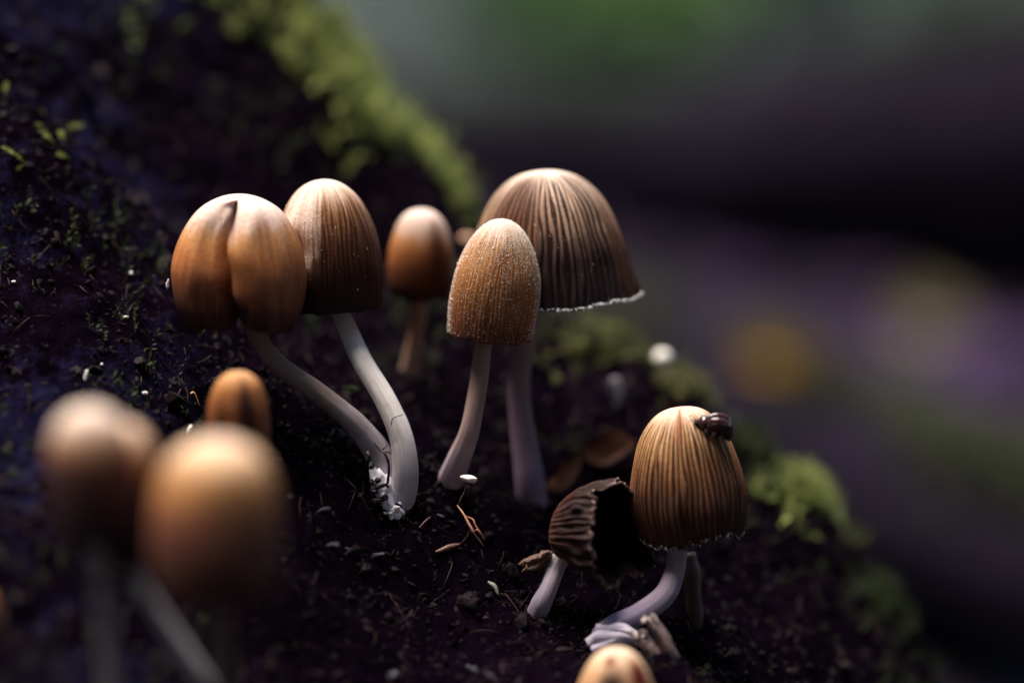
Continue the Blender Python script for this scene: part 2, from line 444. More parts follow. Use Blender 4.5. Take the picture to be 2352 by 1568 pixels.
def F(u, v):
    """sight line meets the forest floor"""
    d = np.arange(70, 900, 0.5); p = CAM + ray(u, v)[None] * d[:, None]
    hit = np.nonzero(p[:, 2] < floor_h(p[:, 0], p[:, 1]))[0]
    return p[hit[0]] if len(hit) else p[-1]

# ------------------------------------------------------------------ moss
def moss_verts(pts, nrm, height, rng, leaves=8, wid=0.16, lean=0.6):
    """leafy shoots: each a bent stem with pointed leaflets (two triangles each)"""
    n = len(pts)
    d = nrm + rng.normal(size=(n, 3)) * lean * 0.5; d[:, 2] += 0.35
    d /= np.linalg.norm(d, axis=1)[:, None]
    h = height * rng.uniform(0.5, 1.3, n)
    bend = rng.normal(size=(n, 3)) * 0.35
    V, Fc = [], []
    k = np.arange(leaves)
    t = (k + 1) / leaves
    base = pts[:, None] + d[:, None] * (t[None] * h[:, None])[..., None] + bend[:, None] * (t[None]**2 * h[:, None] * .5)[..., None]
    side = rng.normal(size=(n, leaves, 3)); side -= d[:, None] * (side * d[:, None]).sum(-1, keepdims=True)
    side /= np.linalg.norm(side, axis=-1, keepdims=True)
    out = side * 0.8 + d[:, None] * 0.6
    ln = (h * 0.42)[:, None, None] * (1.1 - 0.5 * t)[None, :, None]
    cr = np.cross(np.broadcast_to(d[:, None], out.shape), out); cr /= np.linalg.norm(cr, axis=-1, keepdims=True) + 1e-9
    w = ln * wid * 1.3
    tip = base + out * ln; midp = base + out * ln * 0.45
    v = np.stack([base, midp + cr * w, tip, midp - cr * w], 2).reshape(-1, 3)
    m = n * leaves
    f = (np.arange(m) * 4)[:, None] + np.array([0, 1, 2, 3])[None]
    # stems
    a = pts; b = pts + d * h[:, None] * .5 + bend * (h * .125)[:, None]; cc = pts + d * h[:, None] + bend * (h * .5)[:, None]
    s = np.cross(d, np.array([0, 1.0, 0])); s /= np.linalg.norm(s, axis=1)[:, None] + 1e-9; sw = s * (h * 0.03)[:, None]
    v2 = np.stack([a - sw, a + sw, b + sw, b - sw, cc], 1).reshape(-1, 3)
    o = len(v) + np.arange(n) * 5
    faces = f.tolist() + np.stack([o, o + 1, o + 2, o + 3], 1).tolist() + np.stack([o + 3, o + 2, o + 4], 1).tolist()
    return np.vstack([v, v2]), faces
def bank_scatter(n, rng, mask):
    x = rng.uniform(-12, 14, n * 6); y = rng.uniform(-10, 18, n * 6); z = H(x, y)
    m = mask(x, y, z)
    x, y, z = x[m][:n], y[m][:n], z[m][:n]
    e = 0.25
    nr = np.stack([H(x - e, y) - H(x + e, y), H(x, y - e) - H(x, y + e), np.full_like(x, 2 * e)], 1)
    nr /= np.linalg.norm(nr, axis=1)[:, None]
    return np.stack([x, y, z], 1), nr
def around(u, v, n, ru, rv, rng, lo=38., hi=66.):
    pts, nr = [], []
    for _ in range(n):
        a, r = rng.uniform(0, 6.283), abs(rng.normal()) * .75
        p = G(u + ru * r * math.cos(a), v + rv * r * math.sin(a), lo, hi)
        pts.append(p); nr.append(Gn(p))
    return np.array(pts), np.array(nr)
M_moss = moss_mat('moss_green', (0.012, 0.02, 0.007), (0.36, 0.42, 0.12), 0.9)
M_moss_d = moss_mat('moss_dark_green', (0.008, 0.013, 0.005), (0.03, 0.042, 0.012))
rng = np.random.default_rng(5)
RP = np.array([P(*q) for q in ridge])
def ridge_dist(x, y):
    """(distance behind (+) or before (-) the crest line)"""
    o = np.argsort(RP[:, 0])
    return y - np.interp(x, RP[o, 0], RP[o, 1])
def crest(x, y, z):
    rd = ridge_dist(x, y)
    dens = smooth(-3.4, -1.4, rd + 1.1 * fbm(x * .9, y * .9, 0, 4, 61)) * (1 - smooth(.8, 1.8, rd)) * smooth(-.3, .45, fbm(x * 1.1, y * 1.1, 0, 4, 62)) * smooth(-.7, -1.7, x) * smooth(-8.5, -6, x)
    return dens > rng.uniform(0, 1, len(x))
pts, nr = bank_scatter(8500, rng, crest)
v, f = moss_verts(pts, nr, 0.5, rng, 7, 0.16, 1.1)
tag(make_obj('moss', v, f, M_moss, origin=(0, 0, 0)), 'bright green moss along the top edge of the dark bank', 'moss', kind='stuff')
dm = lambda x, y, z: (fbm(x * .6, y * .6, z * .6, 3, 71) > 0.1) & (ridge_dist(x, y) < 0.5) & ((x < -4.5) | (x > 3) | (y > 3))
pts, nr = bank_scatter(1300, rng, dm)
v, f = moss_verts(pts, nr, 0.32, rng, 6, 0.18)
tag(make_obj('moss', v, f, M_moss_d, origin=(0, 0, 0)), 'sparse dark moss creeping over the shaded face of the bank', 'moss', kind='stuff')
def clump(u, v, n, ru, rv, hgt, label, mat, seed):
    r = np.random.default_rng(seed)
    pts, nr = around(u, v, n, ru, rv, r)
    vv, ff = moss_verts(pts, nr, hgt * .75, r, 8, 0.16, 1.2)
    o = make_obj('moss_cushion', vv, ff, mat)
    tag(o, label, 'moss', 'moss cushions on the crest of the bank')
M_moss_o = moss_mat('moss_olive', (0.02, 0.026, 0.010), (0.17, 0.17, 0.06), 1.0)
clump(1400, 785, 420, 110, 40, 0.45, 'olive moss cushion just below the rim of the largest cap', M_moss_o, 1)
clump(1575, 880, 180, 55, 26, 0.45, 'yellow green moss cushion beside the round pale seed', M_moss_o, 2)
clump(1835, 1120, 300, 70, 45, 0.5, 'bright green moss cushion right of the cap that carries the beetle', M_moss, 3)
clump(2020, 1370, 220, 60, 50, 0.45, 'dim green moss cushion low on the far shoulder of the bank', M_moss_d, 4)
clump(1730, 1010, 120, 40, 40, 0.4, 'dull green moss cushion behind the beetle', M_moss_d, 5)

# ------------------------------------------------------------------ soil crumbs and fibres
M_crumb = simple('soil_crumb', (0.0018, 0.0009, 0.0018), (0.012, 0.006, 0.008), 5.0, 0.7, 0.5, spec=0.08)
rng = np.random.default_rng(11)
pts, nr = bank_scatter(15000, rng, lambda x, y, z: (ridge_dist(x, y) < 1.0) & (z > -9) & (fbm(x * .5, y * .5, z * .5, 2, 80) > -0.55))
sz = 0.022 * np.exp(rng.normal(size=len(pts)) * 0.55)
v, f = lumps(pts + nr * sz[:, None] * .3, sz, rng, 0.45)
tag(make_obj('soil_crumbs', v, f, M_crumb, origin=(0, 0, 0), flat=True), 'dark crumbs of soil and rotten wood covering the bank', 'soil', kind='stuff')
M_fib = simple('plant_fibre', (0.012, 0.007, 0.007), (0.055, 0.028, 0.02), 1.2, 0.6, 0.0, spec=0.15)
pts, nr = bank_scatter(1500, rng, lambda x, y, z: (ridge_dist(x, y) < 0.5) & (z > -9))
parts = []
for p, q in zip(pts, nr):
    d = rng.normal(size=3); d -= q * (d @ q) * .8; d /= np.linalg.norm(d)
    L = rng.uniform(.12, .6); b = rng.normal(size=3) * L * .25
    tt = np.linspace(-.5, .5, 4)[:, None]
    vv, ff, _ = tube(p + q * .03 + d * tt * L + b * (.25 - tt**2), np.full(4, rng.uniform(.004, .011)), 3)
    parts.append((vv, ff))
v, f = join(parts)
tag(make_obj('plant_fibres', v, f, M_fib, origin=(0, 0, 0)), 'fine brown root fibres and needles strewn over the soil', 'plant debris', kind='stuff')

# ------------------------------------------------------------------ mushroom builder
M_gill = simple('gill_brown', (0.05, 0.03, 0.03), (0.10, 0.06, 0.05), 4.0, 0.7, 0.3)
M_gill_k = simple('gill_black', (0.004, 0.003, 0.004), (0.008, 0.005, 0.006), 4.0, 0.9, 0.3, spec=0.0)
M_gran = simple('mica_grain', (0.62, 0.52, 0.46), (0.8, 0.72, 0.66), 8.0, 0.35, 0.0, spec=0.6)
M_rim = simple('frayed_white_rim', (0.7, 0.66, 0.68), (0.85, 0.82, 0.82), 8.0, 0.6, 0.3, sss=0.2)
NU, NV = 224, 84
class Cap:
    pass
def build_cap(root, apex, base, R, profile, mat, pleats=0, pleat_amp=0.0, lump=0.035, edge=0.03, seed=0, cleft=None, gill_mat=None, thick=0.045, nu=NU, nv=NV, gills=True, dents=()):
    C = Cap()
    axis = np.asarray(apex) - np.asarray(base); Hh = np.linalg.norm(axis)
    a, e1, e2 = frame_of(axis)
    prof = np.array(profile, float)
    pr = np.vstack([[-prof[1, 0], prof[1, 1]], prof])           # mirrored point keeps the apex round
    dense = catmull(pr, 1200)
    k0 = np.argmin(np.abs(dense[:, 0]) + (dense[:, 1] > .5)); dense = dense[k0:]; dense[0] = (0, dense[0, 1])
    sx = dense * np.array([R, Hh])
    L = np.concatenate([[0], np.cumsum(np.linalg.norm(np.diff(sx, axis=0), axis=1))]); L /= L[-1]
    tv = np.linspace(0, 1, nv)
    pr_r = np.interp(tv, L, dense[:, 0]); pr_z = np.interp(tv, L, dense[:, 1])
    th = np.linspace(0, 2 * np.pi, nu, endpoint=False)
    if pleats: nu = max(nu, pleats * 10)
    th = np.linspace(0, 2 * np.pi, nu, endpoint=False)
    def furrow(TH, T):
        c, s = np.cos(TH), np.sin(TH)
        return np.cos(pleats * TH + 4.4 * vnoise(c * 3.5, s * 3.5, T * 1.3, seed + 3) + 2.2 * vnoise(c * 12, s * 12, T * 5, seed + 4)) + .8 * vnoise(c * 9, s * 9, T * 1.2, seed + 6)
    def surf(TH, T, inset=0.0, pl=1.0):
        r = np.interp(T, tv, pr_r) * R; z = np.interp(T, tv, pr_z) * Hh
        c, s = np.cos(TH), np.sin(TH)
        r = r * (1 + lump * fbm(c * 1.3 + seed, s * 1.3, T * 1.8, 3, seed) * 1.2)
        if pleats:
            r = r * (1 + pl * pleat_amp * smooth(.12, .75, T) * (-furrow(TH, T) + .5 * vnoise(c * 11, s * 11, T * 1.5, seed + 8)))
        if cleft:
            tc, wd, dp, drift, v0, v1 = cleft
            cen = tc + drift * np.sin((T - .15) * 5.0) + .03 * np.sin(T * 17)
            on = smooth(v0, v0 + .12, T) * (1 - smooth(v1, v1 + .3, T))
            x = (TH - cen) / wd
            r = r - R * dp * on * np.exp(-(np.where(x > 0, x / .55, x / .24))**2)           # the crease
            r = r - R * dp * .45 * on * np.exp(-((x - 1.0) / .9)**2)                        # flattened side
            r = r + R * dp * .35 * on * np.exp(-((x + 1.5) / 1.1)**2)                       # swollen lobe
        for (tc, t0, wt, wv, dp) in dents:
            r = r + R * dp * np.exp(-((TH - tc) / wt)**2 - ((T - t0) / wv)**2)
        if cleft: z = z - Hh * .13 * np.exp(-(x / .8)**2) * smooth(.62, 1.0, T)
        e = ring_noise(TH, 9, seed + 21) * .6 + ring_noise(TH, 30, seed + 22) * .3 + ring_noise(TH, 90, seed + 23) * .25
        z = z + Hh * edge * e * smooth(.72, 1.0, T)
        r = np.maximum(r - inset * smooth(0, .15, T), 0)
        z = z + inset * (1 - smooth(.2, .8, T))
        return np.asarray(apex) - a * z[..., None] + e1 * (r * np.cos(TH))[..., None] + e2 * (r * np.sin(TH))[..., None]
    TH, T = np.meshgrid(th, tv)
    vo = surf(TH, T).reshape(-1, 3)
    rim = surf(th[None] * np.ones((2, 1)), np.array([[1.0], [1.0]]) * np.ones(nu), 0, 1.0)
    r1 = surf(th, np.ones(nu), thick * .5) - a * thick * .25
    r2 = surf(th, np.ones(nu) * .985, thick)
    v = np.vstack([vo, r1, r2])
    tvx = np.concatenate([tv, [1.0, 1.0]])
    uv = np.stack(np.broadcast_arrays((th / (2 * np.pi))[None], tvx[:, None]), -1).reshape(-1, 2).copy()
    f = grid_faces(nu, nv + 2, True)
    # unwrapped uv at the seam (seam lies at the back): loops decide per face, so store a copy column
    fur = furrow(*np.broadcast_arrays(th[None], tvx[:, None])).ravel() if pleats else np.zeros(len(v))
    C.ob = make_obj('cap', v, f, mat, root, uv=uv, attr=fur)
    if gills:
        ng = 200; thg = np.linspace(0, 2 * np.pi, ng, endpoint=False); tg = np.linspace(0.985, 0.12, 24)
        TG, TT = np.meshgrid(thg, tg)
        ins = thick * 1.02 + np.where((np.arange(ng) % 2)[None] == 0, 0.0, 1.0) * thick * 2.6 * smooth(.985, .9, TT)
        vg = surf(TG, TT, ins, 0.3).reshape(-1, 3)
        make_obj('gills', vg, grid_faces(ng, 24, True), gill_mat or M_gill, C.ob)
    C.surf = surf; C.a, C.e1, C.e2, C.R, C.H = a, e1, e2, R, Hh
    return C
def granules(C, n, rng, size, density, mat=None, name='granules', th_range=(0, 2 * math.pi), t_range=(0.0, 1.0)):
    th = rng.uniform(th_range[0], th_range[1], n * 8); t = rng.uniform(t_range[0], t_range[1], n * 8)
    w = density(th, t) * np.clip(np.sin(t * 1.6), .05, 1)
    m = rng.uniform(0, 1, n * 8) < w / w.max()
    th, t = th[m][:n], t[m][:n]
    p = C.surf(th, t)
    s = size * np.exp(rng.normal(size=len(p)) * .4)
    v, f = lumps(p, s, rng, .2, .12)
    o = make_obj(name, v, f, mat or M_gran, C.ob)
    o['kind'] = 'stuff'
    return o
def build_stem(root, ctl, mat, ridges=9, amp=0.02, n=28, m=70, rough=0.03, seed=0):
    pts = np.array([P(u, v, d) for u, v, d, r in ctl]); rad = np.array([r * .91 * K * d / DIST for u, v, d, r in ctl])
    q = catmull(np.hstack([pts, rad[:, None]]), m)
    v, f, uv = tube(q[:, :3], q[:, 3], n, seed, rough, 2.0, ridges, amp)
    return make_obj('stem', v, f, mat, root, uv=uv), q
def mushroom(label, ub, vb, ua, va, d, Rpx, profile, mat, stem_ctl, smat, lean=0.0, group=None, **kw):
    base = P(ub, vb, d); apex = Py(ua, va, base[1] + lean)
    foot = P(*stem_ctl[-1][:3])
    root = thing('mushroom', label, 'mushroom', foot, group)
    C = build_cap(root, apex, base, Rpx * K * d / DIST, profile, mat, **kw)
    st, q = build_stem(root, stem_ctl, smat, seed=kw.get('seed', 0))
    C.root, C.stem, C.q = root, st, q
    return C
WHITE = (0.74, 0.68, 0.66); LILAC = (0.60, 0.53, 0.62); GREYB = (0.42, 0.33, 0.28); TOFFEE = (0.45, 0.22, 0.12)

# 1 -- cleft cap, long slanting stem
m_cap1 = cap_mat('cap_cleft_tan', [(0.0, (0.74, 0.62, 0.60)), (0.32, (0.70, 0.54, 0.47)), (0.42, (0.62, 0.32, 0.13)), (0.55, (0.46, 0.18, 0.06)), (0.70, (0.28, 0.105, 0.05)), (0.88, (0.07, 0.03, 0.026)), (1.0, INK)], 40, 0.12, 0.25, 0.6, BROWN, 0.35, 0.3, 1.0, patches=[(0.512, 0.27, 0.014, 0.13, (0.10, 0.03, 0.015), 0.9)], wav=.16)
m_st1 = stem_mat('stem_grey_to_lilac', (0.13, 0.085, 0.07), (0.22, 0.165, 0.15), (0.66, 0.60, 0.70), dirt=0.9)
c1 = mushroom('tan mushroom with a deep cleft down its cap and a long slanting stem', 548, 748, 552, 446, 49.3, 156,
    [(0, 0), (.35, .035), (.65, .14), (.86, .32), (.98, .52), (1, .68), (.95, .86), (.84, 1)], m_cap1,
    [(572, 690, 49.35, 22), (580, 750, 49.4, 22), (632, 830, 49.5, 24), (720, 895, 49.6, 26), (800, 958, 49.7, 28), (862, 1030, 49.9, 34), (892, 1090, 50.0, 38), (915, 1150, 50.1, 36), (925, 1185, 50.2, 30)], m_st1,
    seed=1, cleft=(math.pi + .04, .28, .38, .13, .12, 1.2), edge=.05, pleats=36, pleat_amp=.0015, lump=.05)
# 2 -- flaky cap beside it, white stem
m_cap2 = cap_mat('cap_flaky_brown', [(0.0, (0.74, 0.62, 0.56)), (0.22, (0.62, 0.44, 0.33)), (0.34, (0.40, 0.19, 0.075)), (0.52, (0.15, 0.055, 0.025)), (0.75, (0.05, 0.02, 0.014)), (1.0, INK)], 58, 0.85, 0.12, 0.4, (0.035, 0.013, 0.009), 0.7, 0.2, 4.0,
    patches=[(0.615, 0.40, 0.095, 0.30, (0.76, 0.63, 0.55), 1.0)], wav=.2)
m_st2 = stem_mat('stem_white', (0.50, 0.46, 0.46), (0.78, 0.74, 0.71), (0.40, 0.33, 0.40), dirt=0.3)
c2 = mushroom('brown striped mushroom with a pale flaky patch and a thick white stem', 757, 705, 742, 412, 50.7, 124,
    [(0, 0), (.35, .04), (.65, .16), (.86, .36), (.97, .58), (1, .78), (.97, 1)], m_cap2,
    [(775, 700, 50.6, 23), (795, 748, 50.45, 23), (832, 830, 50.15, 26), (885, 920, 49.9, 28), (920, 1000, 49.8, 30), (930, 1070, 49.8, 34), (926, 1125, 49.9, 35), (915, 1175, 50.0, 32), (910, 1200, 50.1, 26)], m_st2,
    seed=2, pleats=58, pleat_amp=.006, edge=.03, dents=[(math.pi + .52, .62, .30, .12, -.16), (math.pi + .75, .42, .2, .1, .06)])
rng = np.random.default_rng(22)
granules(c2, 900, rng, .006, lambda th, t: np.exp(-((th - 3.85) / .45)**2 - ((t - .42) / .24)**2) + .012 * (t < .9))
# 3 -- small smooth one behind
m_cap3 = cap_mat('cap_smooth_amber', [(0.0, (0.72, 0.60, 0.55)), (0.34, (0.68, 0.50, 0.41)), (0.44, (0.54, 0.27, 0.11)), (0.56, (0.40, 0.15, 0.05)), (0.78, (0.15, 0.05, 0.025)), (1.0, INK)], 30, 0.2, 0.3, 0.8, BROWN, 0.3, 0.25, 8.0, patches=[(0.40, 0.62, 0.05, 0.34, (0.10, 0.03, 0.015), 0.85)], wav=.12)
m_st3 = stem_mat('stem_toffee', TOFFEE, (0.40, 0.22, 0.15), (0.45, 0.30, 0.25))
c3 = mushroom('small smooth amber mushroom standing alone between the flaky cap and the frosted cap', 962, 680, 970, 479, 53.4, 75,
    [(0, 0), (.4, .04), (.7, .16), (.92, .38), (1, .6), (.97, .85), (.86, 1)], m_cap3,
    [(962, 660, 53.4, 19), (962, 720, 53.5, 19), (952, 790, 53.8, 20), (942, 850, 54.1, 24), (938, 890, 54.3, 24)], m_st3, seed=3, edge=.03)
# 4 -- frosted cap in the middle
m_cap4 = cap_mat('cap_frosted_amber', [(0.0, (0.80, 0.70, 0.66)), (0.2, (0.74, 0.56, 0.44)), (0.34, (0.60, 0.34, 0.14)), (0.58, (0.50, 0.22, 0.07)), (0.78, (0.36, 0.15, 0.06)), (0.92, (0.14, 0.055, 0.035)), (1.0, (0.06, 0.026, 0.022))], 66, 0.5, 0.12, 0.3, (0.17, 0.06, 0.02), 0.8, 0.25, 13.0,
    patches=[(0.475, 0.46, 0.05, 0.13, (0.26, 0.085, 0.025), 0.7)], wav=.2)
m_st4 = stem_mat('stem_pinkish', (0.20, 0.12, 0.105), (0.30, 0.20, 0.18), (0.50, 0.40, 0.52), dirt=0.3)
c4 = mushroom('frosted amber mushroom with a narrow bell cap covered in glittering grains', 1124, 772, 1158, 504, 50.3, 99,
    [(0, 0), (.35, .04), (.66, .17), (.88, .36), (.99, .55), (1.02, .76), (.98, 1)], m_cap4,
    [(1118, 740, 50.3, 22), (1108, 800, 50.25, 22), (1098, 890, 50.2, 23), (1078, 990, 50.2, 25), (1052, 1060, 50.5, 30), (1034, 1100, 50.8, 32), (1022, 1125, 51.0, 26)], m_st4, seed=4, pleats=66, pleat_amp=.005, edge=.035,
    dents=[(math.pi - .75, .95, .45, .25, -.08)])
granules(c4, 14000, np.random.default_rng(44), .0046, lambda th, t: np.exp(-t * 5.5) + .012 + .12 * (np.abs(np.sin(th)) > .9))
# 5 -- the largest
m_cap5 = cap_mat('cap_large_striped', [(0.0, (0.76, 0.61, 0.52)), (0.32, (0.68, 0.50, 0.38)), (0.50, (0.50, 0.33, 0.22)), (0.60, (0.20, 0.12, 0.095)), (0.72, (0.06, 0.036, 0.036)), (1.0, INK)], 64, 1.0, 0.06, 0.24, (0.02, 0.010, 0.010), 0.5, 0.10, 17.0,
    patches=[(0.585, 0.42, 0.085, 0.26, (0.065, 0.019, 0.008), 0.85), (0.31, .75, .04, .3, (0.22, 0.10, 0.05), .3)], wav=.13, sharp=-.15)
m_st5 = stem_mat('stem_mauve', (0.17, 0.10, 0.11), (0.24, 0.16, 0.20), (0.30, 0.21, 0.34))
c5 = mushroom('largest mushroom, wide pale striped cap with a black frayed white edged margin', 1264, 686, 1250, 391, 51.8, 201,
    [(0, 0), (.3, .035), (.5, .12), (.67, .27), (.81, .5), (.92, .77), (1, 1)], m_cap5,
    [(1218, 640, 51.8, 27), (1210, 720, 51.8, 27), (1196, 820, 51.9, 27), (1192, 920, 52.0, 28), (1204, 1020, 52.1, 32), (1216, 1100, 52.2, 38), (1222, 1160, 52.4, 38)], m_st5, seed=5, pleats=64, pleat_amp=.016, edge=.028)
rng = np.random.default_rng(55)
granules(c5, 1500, rng, .012, lambda th, t: (.12 + smooth(math.pi + .3, math.pi - 1.3, th)) * 1.0, M_rim, 'frayed_rim', t_range=(.988, 1.0))
granules(c5, 260, rng, .005, lambda th, t: np.exp(-((t - .65) / .25)**2))
# 6 -- striped cap with the beetle
m_cap6 = cap_mat('cap_golden_striped', [(0.0, (0.62, 0.34, 0.28)), (0.14, (0.72, 0.52, 0.38)), (0.36, (0.64, 0.38, 0.17)), (0.52, (0.38, 0.19, 0.09)), (0.72, (0.18, 0.09, 0.06)), (1.0, (0.04, 0.024, 0.024))], 62, 1.0, 0.08, 0.28, (0.06, 0.022, 0.013), 0.6, 0.2, 23.0,
    patches=[(0.525, 0.2, 0.02, 0.18, (0.20, 0.06, 0.02), 0.8)], wav=.2, sharp=-.15)
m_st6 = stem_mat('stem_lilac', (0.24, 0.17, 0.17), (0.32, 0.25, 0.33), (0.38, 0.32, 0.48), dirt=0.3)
c6 = mushroom('golden brown striped mushroom with a beetle on its cap and a hooked stem', 1592, 1226, 1564, 936, 49.5, 136,
    [(0, 0), (.3, .02), (.55, .1), (.76, .25), (.93, .5), (1, .72), (.95, .9), (.9, 1)], m_cap6,
    [(1572, 1180, 49.4, 23), (1558, 1250, 49.3, 24), (1550, 1310, 49.2, 26), (1526, 1366, 49.0, 28), (1470, 1408, 48.9, 28), (1410, 1436, 48.9, 28), (1372, 1458, 49.1, 20)], m_st6, seed=6, pleats=62, pleat_amp=.016, edge=.06,
    dents=[(math.pi + .15, 1.0, .12, .2, -.1)])
granules(c6, 500, np.random.default_rng(66), .0075, lambda th, t: .2 + np.abs(ring_noise(th, 14, 5)), M_rim, 'frayed_rim', t_range=(.98, 1.0))
# 7 -- overturned, blackened cap
m_cap7 = cap_mat('cap_withered', [(0.0, (0.10, 0.04, 0.025)), (0.3, (0.16, 0.07, 0.045)), (0.55, (0.06, 0.03, 0.03)), (0.8, (0.03, 0.018, 0.02)), (1.0, (0.03, 0.02, 0.022))], 44, 0.9, 0.05, 0.5, (0.03, 0.016, 0.014), 0.6, 0.2, 31.0, wav=.12)
m_st7 = stem_mat('stem_torn_white', (0.56, 0.52, 0.50), (0.42, 0.36, 0.44), (0.22, 0.18, 0.27), dirt=0.8)
b7 = P(1424, 1222, 48.75)
c7root = thing('mushroom', 'withered mushroom tipped over with its black gills facing out', 'mushroom', P(1243, 1392, 49.5))
ap7 = P(1282, 1222, 49.5)
C7 = build_cap(c7root, ap7, b7, 126 * K, [(0, 0), (.34, .05), (.6, .2), (.8, .45), (.93, .75), (1, 1)], m_cap7, pleats=34, pleat_amp=.030, edge=.20, seed=7, gill_mat=M_gill_k, lump=.14)
granules(C7, 420, np.random.default_rng(77), .0075, lambda th, t: .1 + np.abs(ring_noise(th, 14, 6)), simple('ragged_edge', (0.30, 0.18, 0.15), (0.5, 0.36, 0.32), 8., .5, 0), 'frayed_rim', t_range=(.98, 1.0))
build_stem(c7root, [(1312, 1228, 49.4, 20), (1298, 1262, 49.45, 22), (1276, 1305, 49.5, 24), (1262, 1345, 49.4, 23), (1246, 1380, 49.4, 26), (1232, 1410, 49.5, 26)], m_st7, seed=7)
# 8 -- blotched cap at the lower edge of the bank
m_cap8 = cap_mat('cap_blotched_cream', [(0.0, (0.72, 0.56, 0.44)), (0.2, (0.66, 0.46, 0.30)), (0.45, (0.50, 0.26, 0.11)), (1.0, (0.3, 0.12, 0.05))], 20, 0.1, 0.3, 0.8, BROWN, 0.2, 0.2, 37.0,
    patches=[(0.53, 0.40, 0.075, 0.17, (0.025, 0.008, 0.008), 1.0), (0.375, 0.30, 0.06, 0.15, (0.14, 0.012, 0.008), 1.0), (0.56, .17, .045, .05, (0.16, .025, .012), 1.0)], wav=.1)
c8 = mushroom('cream mushroom with dark red brown blotches, growing below the hooked stem', 1412, 1740, 1418, 1487, 46.3, 112,
    [(0, 0), (.3, .03), (.55, .14), (.78, .36), (.92, .6), (1, .8), (1, 1)], m_cap8,
    [(1412, 1700, 46.3, 24), (1408, 1800, 46.4, 24), (1400, 1900, 46.6, 27), (1390, 1990, 46.9, 30)], m_st6, seed=8, edge=.03)
# foreground group
m_capA = cap_mat('cap_pale_dark_skirt', [(0.0, (0.78, 0.66, 0.58)), (0.26, (0.70, 0.54, 0.42)), (0.38, (0.36, 0.18, 0.10)), (0.52, (0.09, 0.04, 0.035)), (1.0, INK)], 40, 0.3, 0.3, 0.8, DARK, 0.3, 0.1, 41.0, wav=.08)
cA = mushroom('pale topped mushroom with a dark brown skirt on a thin upright stem', 218, 1232, 202, 932, 39.6, 100,
    [(0, 0), (.4, .03), (.72, .13), (.93, .32), (1, .55), (1, .8), (.95, 1)], m_capA,
    [(226, 1190, 39.6, 20), (226, 1260, 39.6, 20), (238, 1420, 39.7, 20), (254, 1580, 39.9, 20), (262, 1720, 40.2, 22), (268, 1900, 40.8, 28)], stem_mat('stem_dusky', (0.34, 0.26, 0.26), (0.40, 0.32, 0.31), (0.46, 0.38, 0.40)), seed=10)
m_capB = cap_mat('cap_tan_dark_skirt', [(0.0, (0.74, 0.58, 0.48)), (0.26, (0.62, 0.38, 0.22)), (0.38, AMBER), (0.52, (0.05, 0.022, 0.02)), (1.0, INK)], 40, 0.3, 0.3, 0.8, DARK, 0.3, 0.1, 43.0, wav=.08)
cB = mushroom('tan mushroom half hidden behind the dark skirted one, bright leaning stem', 282, 1290, 280, 968, 40.4, 92,
    [(0, 0), (.4, .03), (.72, .13), (.93, .32), (1, .55), (1, .8), (.95, 1)], m_capB,
    [(292, 1240, 40.4, 17), (312, 1322, 40.6, 17), (380, 1430, 41.2, 18), (462, 1550, 42.0, 19), (520, 1640, 42.6, 22), (580, 1760, 43.4, 28)], m_st2, seed=11)
m_capC = cap_mat('cap_pale_orange', [(0.0, (0.76, 0.60, 0.48)), (0.24, (0.68, 0.46, 0.28)), (0.38, (0.50, 0.25, 0.09)), (0.52, (0.32, 0.13, 0.07)), (0.74, (0.13, 0.055, 0.045)), (1.0, DARK)], 40, 0.2, 0.3, 0.8, BROWN, 0.3, 0.1, 47.0, wav=.08)
cC = mushroom('big rounded orange tan mushroom standing before the small chestnut one', 496, 1365, 498, 1008, 39.2, 148,
    [(0, 0), (.4, .03), (.72, .13), (.92, .32), (1, .55), (1.0, .78), (.92, 1)], m_capC,
    [(500, 1320, 39.2, 26), (502, 1420, 39.3, 26), (508, 1560, 39.6, 26), (512, 1700, 40.2, 28), (520, 1900, 41.2, 32)], stem_mat('stem_dark_brown', (0.16, 0.09, 0.08), (0.14, 0.08, 0.07), (0.2, 0.12, 0.1)), seed=12)
m_capD = cap_mat('cap_chestnut', [(0.0, (0.60, 0.36, 0.18)), (0.3, (0.46, 0.20, 0.07)), (0.6, (0.30, 0.10, 0.035)), (1.0, BROWN)], 30, 0.3, 0.3, 0.8, DARK, 0.3, 0.15, 53.0, patches=[(0.44, 0.62, 0.055, 0.42, (0.045, 0.014, 0.012), 1.0), (0.585, 0.68, 0.03, 0.28, (0.10, 0.03, 0.015), 0.8)], wav=.1)
cD = mushroom('small chestnut mushroom with a dark streak, peeking over the big orange tan cap', 548, 1035, 547, 852, 46.6, 72,
    [(0, 0), (.4, .04), (.72, .17), (.93, .4), (1, .65), (1, .85), (.95, 1)], m_capD,
    [(548, 1000, 46.6, 18), (550, 1080, 46.7, 18), (556, 1170, 46.9, 20), (560, 1260, 47.1, 22), (562, 1330, 47.2, 22)], m_st3, seed=13)
cE = mushroom('orange mushroom at the outer edge of the group, only its rim in sight', -62, 1470, -64, 1345, 41.0, 64,
    [(0, 0), (.4, .05), (.72, .2), (.93, .45), (1, .7), (.98, 1)], m_capD,
    [(-62, 1440, 41.0, 16), (-60, 1560, 41.0, 16), (-58, 1700, 41.2, 18), (-56, 1880, 41.6, 22)], m_st3, seed=14)

